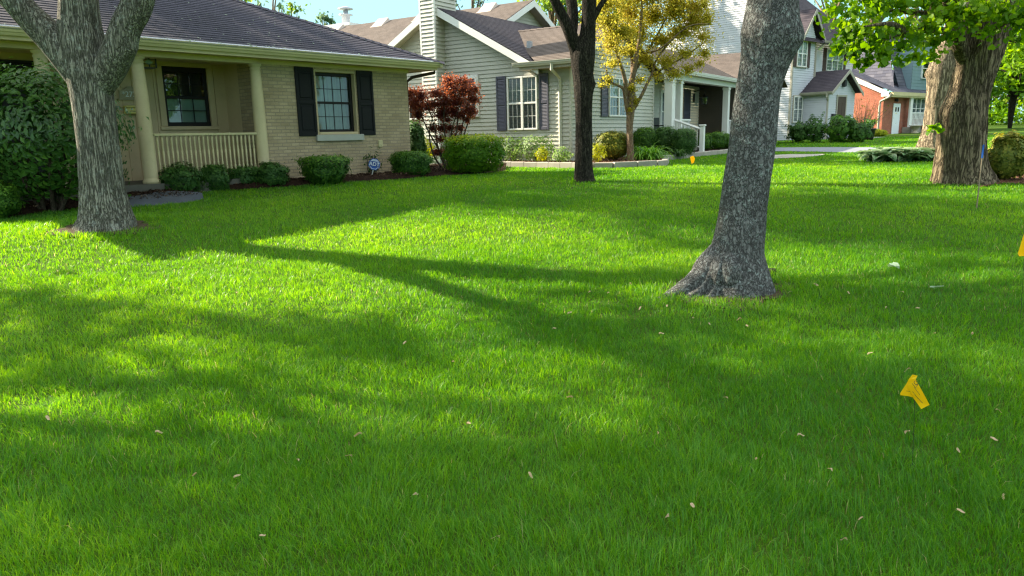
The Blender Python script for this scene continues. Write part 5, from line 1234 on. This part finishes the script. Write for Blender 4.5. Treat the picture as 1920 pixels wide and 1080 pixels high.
shrub('clipped_hedge', 'clipped green hedge with sunlight coloured onto its top, at the lawn edge', 836, 946, 256, 328, 'f_hedge_sun', .066, 8500, 64, depth=.5, shape=4.5, rough=.09, open_=.08, stems=9, tint=lambda p, rx, ry, hz, r_: .28+.75*np.clip((p[:, 2]/hz-.72)/.22, 0, 1)*r_.random(len(p))**.6+r_.normal(0, .14, len(p)))  # yellow toward the top is sunlight put into the leaf tint
# bed along the sided wall
for i, (a, b_, c, d, mt, sz, n, lab) in enumerate((
    (940, 985, 263, 309, 'f_per', .07, 900, 'pale green leafy perennial beside the clipped hedge'),
    (972, 1052, 258, 310, 'f_per', .075, 1500, 'pale flowering perennial under the shuttered side window'),
    (1006, 1030, 282, 311, 'f_low', .05, 500, 'low yellow-green plant under the side window'),
    (1036, 1076, 284, 312, 'f_per', .05, 800, 'low feathery pale plant by the downspout'),
    (1104, 1136, 275, 313, 'f_low', .05, 700, 'small bright plant right of the near-black tree'),
    (770, 832, 268, 312, 'f_low', .09, 1200, 'sunlit yellow-green plant behind the brick corner'))):
    shrub('perennial', lab, a, b_, c, d, mt, sz, n, 70+i, lift=.10, group='perennials in the side beds', rough=.25, stems=4, cat='plant', push=-.25 if i < 5 else .8, shape=2, upw=.6)
shrub('rounded_bush', 'rounded golden-green boxwood with bare feet beside the copper tree', 1114, 1184, 250, 305, 'f_gold', .07, 6500, 77, lift=.1, open_=.12, stems=12, rough=.07, tint=topy(.35, .35), base_px=310)
for i, (a, b_, c, d) in enumerate(((1186, 1232, 249, 299), (1226, 1268, 248, 298), (1260, 1303, 250, 299))):
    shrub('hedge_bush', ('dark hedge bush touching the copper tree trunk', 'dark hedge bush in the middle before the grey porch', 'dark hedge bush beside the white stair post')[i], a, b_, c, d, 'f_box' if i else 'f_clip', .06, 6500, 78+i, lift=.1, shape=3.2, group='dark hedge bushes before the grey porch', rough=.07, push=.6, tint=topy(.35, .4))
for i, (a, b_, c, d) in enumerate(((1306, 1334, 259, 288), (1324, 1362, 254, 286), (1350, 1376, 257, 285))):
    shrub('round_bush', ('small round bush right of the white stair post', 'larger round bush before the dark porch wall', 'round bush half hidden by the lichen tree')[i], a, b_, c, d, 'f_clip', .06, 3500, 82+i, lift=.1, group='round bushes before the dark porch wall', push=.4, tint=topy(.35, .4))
def blades(name, label, px, py, n, L, mat, seed, lift=.1, wd=.018, group=None, spread=1.0, cat='plant', wide=.3, curl=.5):
    r_ = np.random.default_rng(seed); P0 = ground_at(onG(px, py), lift); root = thing(name, label, cat, P0, group=group)
    V = []; F = []; tn = []
    for k in range(n):
        a = r_.uniform(0, 6.28); l = L*r_.uniform(.6, 1.1); o = np.array([r_.normal(0, wide*L*.5), r_.normal(0, wide*L*.5), 0]); el = r_.uniform(.7, 1.5)
        d = np.array([math.cos(a), math.sin(a), 0]); s = np.array([-math.sin(a), math.cos(a), 0]); p = o; i0 = len(V); t_ = r_.random()
        for j in range(6):
            w_ = wd*(1, 1.1, 1, .8, .55, .05)[j]; V += [p-s*w_, p+s*w_]; tn += [t_, t_]
            p = p+(d*math.cos(el)*spread+np.array([0, 0, math.sin(el)]))*l/5; el -= curl*r_.uniform(.6, 1.3)
        for j in range(5): F.append((i0+2*j, i0+2*j+1, i0+2*j+3, i0+2*j+2))
    fast('leaf_clump', np.array(V), np.array(F), M[mat], root, np.array(tn), smooth_=True); return root
blades('daylily', 'bright green fountain-like daylily clump beside the copper tree trunk', 1214, 307, 300, .85, 'f_lily', 85)
blades('daylily', 'darker daylily clump at the foot of the hedge by the stair post', 1272, 299, 150, .5, 'f_box', 86)
# hosta bed under the great tree
P0 = ground_at(onG(1702, 303)); r_ = np.random.default_rng(87); root = thing('hosta_patch', 'low patch of variegated hostas between the great trunk and driveway', 'plant', P0)
V = []; F = []; tn = []
m_ = mpp(P0)
for k in range(46):
    c = np.array([r_.uniform(-56, 60)*m_, r_.uniform(-.2, 1.5), 0]); c[2] = g(P0[0]+c[0], P0[1]+c[1])-P0[2]
    for j in range(16):
        a = r_.uniform(0, 6.28); L_ = r_.uniform(.36, .58); el = r_.uniform(.55, 1.35); d = np.array([math.cos(a), math.sin(a), 0]); s = np.array([-math.sin(a), math.cos(a), 0]); p = c.copy(); i0 = len(V); t_ = r_.uniform(0, .45)
        for q in range(7):
            w_ = L_*(.03, .08, .26, .30, .24, .14, .01)[q]; V += [p-s*w_+[0, 0, w_*.35], p, p+s*w_+[0, 0, w_*.35]]; tn += [.95, t_, .95] if 1 < q < 6 else [t_]*3
            p = p+(d*math.cos(el)+np.array([0, 0, math.sin(el)]))*L_*.17; el -= .28
        for q in range(6):
            for e in (0, 1): F.append((i0+3*q+e, i0+3*q+e+1, i0+3*q+e+4, i0+3*q+e+3))
fast('leaf_clump', np.array(V), np.array(F), M['f_hosta'], root, np.array(tn), smooth_=True)
shrub('rounded_bush', 'rounded golden-green bush right of the massive trunk', 1848, 1920, 258, 340, 'f_gold', .07, 7500, 88, rough=.14, tint=topy(.3, .4), stems=8)
shrub('rounded_bush', 'golden-green bush cut by the right edge of the picture', 1914, 1990, 252, 330, 'f_gold', .07, 5500, 89, rough=.08, push=.5)
# plants at the white and red houses
for i, (a, b_, c, d, mt, n, lab) in enumerate(((1480, 1512, 228, 264, 'f_box', 900, 'dark loose bush at the white house corner'), (1508, 1542, 220, 264, 'f_box', 1000, 'taller dark loose bush beside the white entry wall'), (1550, 1604, 217, 264, 'f_clip', 2000, 'large bright green bush before the dark brown entry door'), (1596, 1624, 224, 262, 'f_box', 900, 'dark bush between the bright bush and the black pot'))):
    shrub('house_bush', lab, a, b_, c, d, mt, .16, n, 90+i, group='bushes along the white house', rough=.3, push=.3, base_px=268, depth=.7)
r_ = np.random.default_rng(95); P0 = ground_at(onG(1627, 263)); root = thing('potted_plant', 'black pot with a spiky green plant by the white house', 'planter', P0)
b = MB(); b.lathe([(.2, 0), (.24, .02), (.32, .5), (.36, .52), (.36, .58), (.31, .58), (.3, .5)], 0, 0, 20); b.build('pot', M['iron'], root, True)
PP, OO, II = clumps([((0, 0, .75), .3), ((.1, 0, .9), .2)], 160, r_); leaves('foliage', PP, .16, M['f_clip'], root, 96, OO)
P0 = ground_at(onG(1622, 256)+np.array([.5, 1.5, 0])); root = thing('twiggy_bush', 'bare fan of upright brown twigs against the red brick gable', 'shrub', P0); W = Wood()
for k in range(46):
    a = r_.uniform(-1.0, 1.0); L_ = r_.uniform(1.2, 2.1); d = np.array([math.sin(a), r_.uniform(-.3, .3), math.cos(a)])
    W.limb([d*.05, d*L_*.5+[0, 0, .05], d*L_+[0, 0, .1]], [.02, .015, .006], seg=5, step=.4, seed=k)
W.build('stem', M['bark_o'], root)
PP = r_.normal(size=(220, 3))*np.array([.8, .2, .5])+[0, 0, 1.1]; leaves('foliage', PP, .09, M['f_gold'], root, 97)
for i, (x, y, w_) in enumerate(((1640, 256, 16), (1652, 257, 10))):
    shrub('low_plant', ('low yellow-green mound at the foot of the red gable', 'small yellow-green mound by the red house downspout')[i], x-w_, x+w_, 243+i, 256, 'f_low', .14, 600, 98+i, cat='plant', group='yellow mounds at the red gable', shape=2)
for i, (x, y) in enumerate(((1689, 252), (1711, 252))):
    P0 = FR.w(.9, (2.75, 4.6)[i], 0); P0 = ground_at(P0); root = thing('stone_urn', ('plain buff urn beside the pale red-house door', 'pale stone urn in front of the white porch railing')[i], 'urn', P0, group='urns before the red house')
    b = MB(); b.lathe([(.22, 0), (.22, .06), (.12, .1), (.14, .2), (.3, .42), (.36, .44), (.36, .5), (.28, .5), (.2, .42)], 0, 0, 18); b.build('bowl', M['terra'] if i == 0 else M['stone'], root, True)

# edging stones round the raised beds
def edging(label, L):
    o_ = thing('stone_edging', label, 'edging', ground_at(L[0])); b = MB(); O_ = np.array(o_.location)
    P = []
    for a, c in zip(L[:-1], L[1:]):
        a, c = np.array(a)[:2], np.array(c)[:2]; n = max(1, int(np.linalg.norm(c-a)/.40)); P += [a+(c-a)*k/n for k in range(n)]
    P.append(np.array(L[-1])[:2])
    for a, c in zip(P[:-1], P[1:]):
        d = (c-a)/np.linalg.norm(c-a); s = np.array([-d[1], d[0]])*.085; e = d*.006
        z0 = min(g(*a), g(*c))-.06; z1 = (g(*a)+g(*c))/2+.155+rnd.uniform(-.006, .006); q = [a+e-s, c-e-s, c-e+s, a+e+s]; t_ = .02
        qi = [a+e+d*t_-s*.8, c-e-d*t_-s*.8, c-e-d*t_+s*.8, a+e+d*t_+s*.8]
        V = [tuple(np.append(p, z0)-O_) for p in q]+[tuple(np.append(p, z1-.015)-O_) for p in q]+[tuple(np.append(p, z1)-O_) for p in qi]
        b.add(V, [(3, 2, 1, 0)]+[(i, (i+1) % 4, 4+(i+1) % 4, 4+i) for i in range(4)]+[(4+i, 4+(i+1) % 4, 8+(i+1) % 4, 8+i) for i in range(4)]+[(8, 9, 10, 11)])
    b.build('block_row', M['conc'], o_)
edging('low concrete block edging in front of the side-wall flower bed', curb1)
edging('low concrete block edging curving past the white stair post', curb2)

# ------------------------------------------------------------------ background trees
def bgtree(name, label, x, y, hgt, wid, seed, mat='f_bg', zfrac=.3, size=.34, n=26, per=70, group=None, multi=1, bark_='bark_o'):
    r_ = np.random.default_rng(seed); base = ground_at((x, y, 0)); root = thing(name, label, 'tree', base, group=group); W = Wood(); cs = []
    stems = []
    for s in range(multi):
        a = r_.uniform(0, 6.28); le = np.array([math.cos(a), math.sin(a), 0])*(wid*.35 if multi > 1 else .2)
        top = base+le+[0, 0, hgt*.8]; tk = .6 if bark_ == 'bark_m' else 1
        W.limb([base-[0, 0, .2], base+le*.35+[0, 0, hgt*.25], base+le*.75+[0, 0, hgt*.5], top], [hgt*.022*tk, hgt*.017*tk, hgt*.011*tk, hgt*.004], seg=8, step=.5, seed=seed+s); stems.append((le, top))
    for k in range(n):
        u_ = r_.random(); z_ = zfrac+(1-zfrac)*u_; prof = math.sin(math.pi*min(1, .18+.82*u_)**.8)*.95+.05
        a = r_.uniform(0, 6.28); q = wid*prof*math.sqrt(r_.random())
        c = base+np.array([math.cos(a)*q, math.sin(a)*q, hgt*z_]); cs.append((c, wid*r_.uniform(.2, .38)))
        le, top = stems[k % multi]; st_ = base+le*.6+[0, 0, hgt*max(.15, z_*.7)]
        W.limb([st_, (st_+c)/2+[0, 0, .2], c], [hgt*.008, hgt*.005, hgt*.002], seg=5, step=.6, seed=k)
    W.build('trunk', M[bark_], root, base)
    P_, O_, I_ = clumps(cs, per, r_, .8)
    leaves('crown', P_-base, size, M[mat], root, seed, O_, r_.normal(.5, .22, len(cs))[I_]+r_.normal(0, .15, len(P_)))
    return root
def bgat(px, Y, off=0): P = atY(px, 250, Y); return P[0]+off, P[1]
for i, (px, Y, hg, wd, mt, lab, zf, pr) in enumerate((
    (470, 40, 8.8, 3.0, 'f_bg', 'yellow-green tree rising behind the dark hip roof', .3, 80),
    (530, 46, 10.0, 3.2, 'f_bgb', 'thin blue-green tree behind the brick house ridge end', .3, 26),
    (565, 44, 8.2, 2.0, 'f_bg', 'small thin-leaved tree at the end of the brick hip', .35, 26),
    (625, 52, 9.2, 1.8, 'f_bgb', 'wispy tree beside the metal flue cap', .4, 22),
    (892, 52, 11.2, 2.6, 'f_bgb', 'pale tree top over the sided house ridge', .4, 30),
    (1035, 44, 11.5, 4.0, 'f_bg', 'yellow-green tree behind the upper white gable', .25, 90),
    (1120, 45.6, 14, 4.4, 'f_bg', 'green tree behind the copper leaved tree', .3, 330),
    (1545, 62, 16, 4.5, 'f_bg', 'leafy tree above the white house gables', .3, 70),
    (1620, 66, 17, 5, 'f_bg', 'leafy tree behind the red house roof', .3, 70),
    (1700, 70, 18, 6, 'f_bg', 'big tree behind the slate mansard', .25, 70))):
    x, y = bgat(px, Y); bgtree('background_tree', lab, x, y, hg, wd, 120+i, mt, zf, .30, 26, pr, 'trees behind the houses')
for i, (px, Y, hg, wd, mt, lab, zf, mu_) in enumerate((
    (1892, 52, 9, 4, 'f_lin', 'multi-stemmed small tree on the far lawn right of the great trunk', .32, 4),
    (1930, 60, 13, 5, 'f_lin', 'tall bright tree at the right edge far behind the lawn', .12, 1),
    (1985, 50, 12, 5, 'f_lin', 'bright tree just outside the right edge of the lawn', .12, 1),
    (1850, 78, 17, 7, 'f_bg', 'broad tree in the wood beyond the right-hand trunk', .08, 1),
    (1920, 84, 18, 8, 'f_bg', 'far tree closing the view at the right edge', .06, 1),
    (2010, 80, 18, 8, 'f_bg', 'far tree beyond the right edge', .06, 1),
    (1790, 84, 16, 7, 'f_bg', 'far tree between the two great trunks', .08, 1))):
    x, y = bgat(px, Y); bgtree('woodland_tree', lab, x, y, hg, wd, 140+i, mt, zf, .34, 44, 190, 'trees beyond the far lawn', mu_, 'bark_m')
for i, (px, Y, w_) in enumerate(((1850, 66, 5), (1905, 64, 5), (1960, 66, 6), (1800, 70, 5))):
    x, y = bgat(px, Y); r_ = np.random.default_rng(160+i); base = ground_at((x, y, 0)); root = thing('undergrowth', ('low green undergrowth behind the great trunk', 'low green undergrowth under the multi-stemmed tree', 'low green undergrowth at the right edge', 'low green undergrowth right of the red house')[i], 'undergrowth', base, group='undergrowth at the far edge of the lawn')
    cs = [(np.array([r_.uniform(-w_, w_), r_.uniform(-1.5, 1.5), r_.uniform(.3, 1.0)]), r_.uniform(.6, 1.0)) for k in range(14)]
    P_, O_, I_ = clumps(cs, 60, r_); leaves('foliage', P_, .32, M['f_lin'], root, 165+i, O_, r_.normal(.4, .2, len(P_)))

# ------------------------------------------------------------------ small things on the lawn
# blue eight-sided security sign
P0 = ground_at(onG(694.5, 337)); Y = P0[1]; top = atY(702, 308, Y-.02)
root = thing('yard_sign', 'blue eight-sided security sign on a leaning white stake by the brick wall', 'sign', P0)
W = MB(); W.tube([(0, 0, -.05), tuple(top-P0)], .010, 8); W.build('stake', M['white'], root)
m_ = mpp(P0); RS = 11.3*m_
def octa(r, d0, d1): b = MB(); b.prism([(r*math.cos(R(22.5+45*k)), d0, r*math.sin(R(22.5+45*k))) for k in range(8)], (0, d1-d0, 0)); return b
s0 = octa(RS, 0, -.012).build('sign_face', M['sgnblue'], root); s0.location = tuple(top-P0+np.array([.002, -.014, 0])); s0.rotation_euler = (R(-4), R(10), R(8))
b = MB()
for k in range(8):
    a0, a1 = R(22.5+45*k), R(67.5+45*k)
    b.prism([(RS*.86*math.cos(a0), -.0125, RS*.86*math.sin(a0)), (RS*.86*math.cos(a1), -.0125, RS*.86*math.sin(a1)), (RS*.79*math.cos(a1), -.0125, RS*.79*math.sin(a1)), (RS*.79*math.cos(a0), -.0125, RS*.79*math.sin(a0))], (0, -.002, 0))
b.box(-RS*.45, RS*.45, -.0145, -.0125, RS*.50, RS*.58); b.box(-RS*.4, RS*.4, -.0145, -.0125, RS*.64, RS*.70)
b.build('border', M['sgnwhite'], s0)
b = MB(); b.box(-RS*.78, RS*.78, -.0150, -.0125, -RS*.36, RS*.40); b.build('band', M['sgnnavy'], s0)
tm = text_mesh('ADT', RS*.78, .001); bm_ = tm
o = link('lettering', tm, M['sgnwhite'], s0); o.location = (0, -.0165, 0); o.rotation_euler = (R(90), 0, 0); o.scale = (1.08, 1.1, 1)
# utility flags
def flag(label, pxs, Y, wire, folds, text=None):
    Pc = ground_at(atY(*wire[0], Y)); root = thing('utility_flag', label, 'flag', Pc, group='yellow utility flags on the lawn')
    b = MB(); pts = [atY(x, y, Y+dy)-Pc for (x, y), dy in zip(pxs, folds)]
    n = len(pts); mid = sum(pts)/n
    th = np.array([0, .0012, 0])
    me_v = pts+[p+th for p in pts]
    b.add([tuple(p) for p in me_v], [tuple(range(n)), tuple(range(2*n-1, n-1, -1))]+[(i, (i+1) % n, n+(i+1) % n, n+i) for i in range(n)])
    fo = b.build('flag_sheet', M['yellowflag'], root)
    W = MB(); tp = atY(*wire[1], Y+.01)-Pc; W.tube([(0, .02, -.06), (tp*.5+np.array([0, .01, 0])), tuple(tp)], .0012, 6); W.build('wire', M['iron'], root)
    return root, fo, Pc
rt_, fo, Pc = flag('crumpled yellow utility flag with black print on the near lawn', [(1711, 702.5), (1720.5, 704.5), (1717, 711.5), (1725, 726), (1734, 742), (1743, 759), (1727.5, 767), (1719, 755), (1711.5, 745), (1704, 743), (1688.5, 741), (1688, 737.5), (1699, 721), (1705, 710)], 2.95, ((1726, 790), (1716, 705)), [0, .004, 0, -.004, -.006, -.004, .0, .006, .010, .010, .004, .004, .004, 0])
m_ = 2.95/FPX*1.05
def inklines(fo, Y, Pc, Ls, mat='ink'):
    b = MB()
    for (x0, y0, x1, y1, w_) in Ls:
        a, c = atY(x0, y0, Y-.010)-Pc, atY(x1, y1, Y-.010)-Pc; d = unit((c-a)[None])[0]; s = np.cross(d, [0, 1., 0])*w_*m_
        b.add([tuple(a-s), tuple(c-s), tuple(c+s), tuple(a+s)], [(0, 1, 2, 3)])
    b.build('print', M[mat], fo)
inklines(fo, 2.95, Pc, [(1710, 719, 1718, 728, .4), (1714, 726, 1725, 741, .35), (1711, 734, 1722, 748, .3), (1716, 741, 1730, 756, .4), (1699, 733, 1707, 734, .3)])
tm = text_mesh('CA', 9*m_, .0003); o = link('print', tm, M['ink'], fo); o.location = tuple(atY(1717.5, 719, 2.95-.012)-Pc); o.rotation_euler = (R(80), R(52), 0)
flag('yellow utility flag cut off by the right edge of the picture', [(1921, 436), (1945, 432), (1960, 470), (1932, 479), (1911.5, 480.5), (1908.5, 476), (1914, 458)], 4.7, ((1925, 560), (1923, 434)), [0, 0, .01, .01, 0, 0, 0])
flag('tiny yellow marker flag beside the curved block edging', [(1294, 294), (1300, 292), (1303, 297), (1301, 305), (1297, 307), (1295, 300)], onG(1298, 311)[1], ((1298, 311), (1298, 294)), [0, 0, .01, .01, 0, 0])
P0 = ground_at(onG(1831, 392)); Y = P0[1]; root = thing('survey_stake', 'thin wooden stake with blue tape in front of the massive trunk', 'stake', P0)
tp = atY(1847, 246, Y)-P0; W = MB(); W.tube([(0, 0, -.08), tuple(tp)], .009, 6); W.build('rod', M['wood'], root)
W = MB(); W.tube([tuple(tp*.66), tuple(tp*.83)], .012, 6); W.build('tape', M['bluetape'], root)
# chair on the grey porch
P0 = FG.w(-.3, 7.9, .32); root = thing('porch_chair', 'black garden chair on the grey house porch', 'chair', P0, FG.rz)
b = MB(); b.cbox(-.25, .25, -.25, .25, .40, .45); b.build('seat', M['iron'], root); b = MB(); b.cbox(-.27, -.22, -.27, .27, .45, .95); b.build('backrest', M['iron'], root)
for x in (-.22, .22):
    for y in (-.22, .22): MB().tube([(x, y, 0), (x, y, .42)], .02).build('leg', M['iron'], root)
for y in (-.27, .27): MB().tube([(-.24, y, .65), (.24, y, .65), (.24, y, .42)], .02).build('armrest', M['iron'], root)

# fallen maple seeds and a few leaves
def seed_mesh(L):
    V = []; F = []; n = 7
    for i in range(n):
        t_ = i/(n-1); w_ = L*.20*math.sin(math.pi*min(1, t_*.9+.06))**.7*(1 if t_ > .25 else .75); x = (t_-.5)*L; z = .006*math.sin(t_*5)+.004*t_
        V += [(x, -w_, z), (x, w_*.7, z+.002)]
    for i in range(n-1): F.append((2*i, 2*i+2, 2*i+3, 2*i+1))
    nv = len(V); V += [(x, y, z+.0015+(.004 if i < 4 else 0)) for i, (x, y, z) in enumerate(V)]
    F += [tuple(i+nv for i in reversed(f)) for f in F]
    me = bpy.data.meshes.new('fallen_seed'); me.from_pydata(V, [], F); a = me.attributes.new('tint', 'FLOAT', 'POINT'); a.data.foreach_set('value', [rnd.random() for _ in V]); me.materials.append(M['seed']); return me
sm = [seed_mesh(.036), seed_mesh(.031), seed_mesh(.041)]
spots = [(447, 912), (495, 1030), (1040, 628), (1360, 762), (1580, 1043), (1798, 985), (1250, 990), (995, 910), (1298, 970), (1860, 850), (1795, 867), (1630, 680), (1700, 712), (1232, 832), (92, 802), (300, 828), (368, 917), (585, 572), (850, 692), (780, 952), (930, 1038), (672, 832), (1415, 880), (1555, 900), (1068, 760), (1010, 660), (1300, 610), (1250, 588), (1330, 620), (1400, 626), (1385, 612), (1480, 560), (1530, 545), (1590, 560), (1410, 560), (1820, 640), (1870, 790), (1500, 840), (560, 885), (655, 875), (1612, 1000), (1182, 545), (1140, 560), (1105, 560), (1068, 600), (1200, 590), (1720, 590), (1750, 640), (1660, 590), (445, 560), (190, 463), (55, 505), (510, 470), (760, 660), (1880, 960), (1700, 830), (880, 815), (1690, 560), (1240, 640)]
for i, (x, y) in enumerate(spots):
    P = onG(x, y); o = bpy.data.objects.new('fallen_seed', sm[i % 3]); C.objects.link(o)
    o.location = (P[0], P[1], g(P[0], P[1])+.045+.01*rnd.random()); o.rotation_euler = (rnd.uniform(-.5, .9), rnd.uniform(-.5, .5), rnd.uniform(0, 6.28)); s = rnd.uniform(.8, 1.15); o.scale = (s, s, s)
    tag(o, 'dry tan winged maple seed lying in the grass', 'seed', 'winged maple seeds scattered on the lawn')
r_ = np.random.default_rng(200)
for i, (x, y, L_, lab) in enumerate(((1748, 551, .085, 'pale curled leaf on the grass right of the lichen tree'), (1672, 510, .08, 'pale green leaf lying behind the lichen tree on its right'), (420, 349, .07, 'small pale leaf at the edge of the boxwood bed'))):
    P = onG(x, y); V, F, k = leafgeo(np.array([[0, 0, 0], [.03, .01, .005]]), L_, r_, None, upw=3, aspect=.6, shape='h')
    o = fast('fallen_leaf', V, F, M['paleleaf'], None, r_.random(len(V))); o.location = (P[0], P[1], g(P[0], P[1])+.05); tag(o, lab, 'leaf')
# bark chips in the beds
def chips(poly, n, seed, lift, mat='chip'):
    r_ = np.random.default_rng(seed); lo, hi = poly.min(0), poly.max(0); Q = r_.uniform(lo, hi, (n*3, 2)); Q = Q[inpoly(Q[:, 0], Q[:, 1], poly)][:n]
    P = np.stack([Q[:, 0], Q[:, 1], G(Q[:, 0], Q[:, 1])+lift+r_.uniform(0, .02, len(Q))], 1); V, F, k = leafgeo(P, .055, r_, None, upw=1.6, aspect=.28)
    o = fast('bark_chips', V, F, M[mat], None, np.repeat(r_.random(len(P))**2, k)); tag(o, 'dark bark mulch chips covering the beds', 'mulch', kind='stuff')
chips(polyA, 9000, 210, .11); chips(polyP, 260, 213, .11); chips(polyB, 2500, 211, .13); chips(polyF, 500, 212, .03)
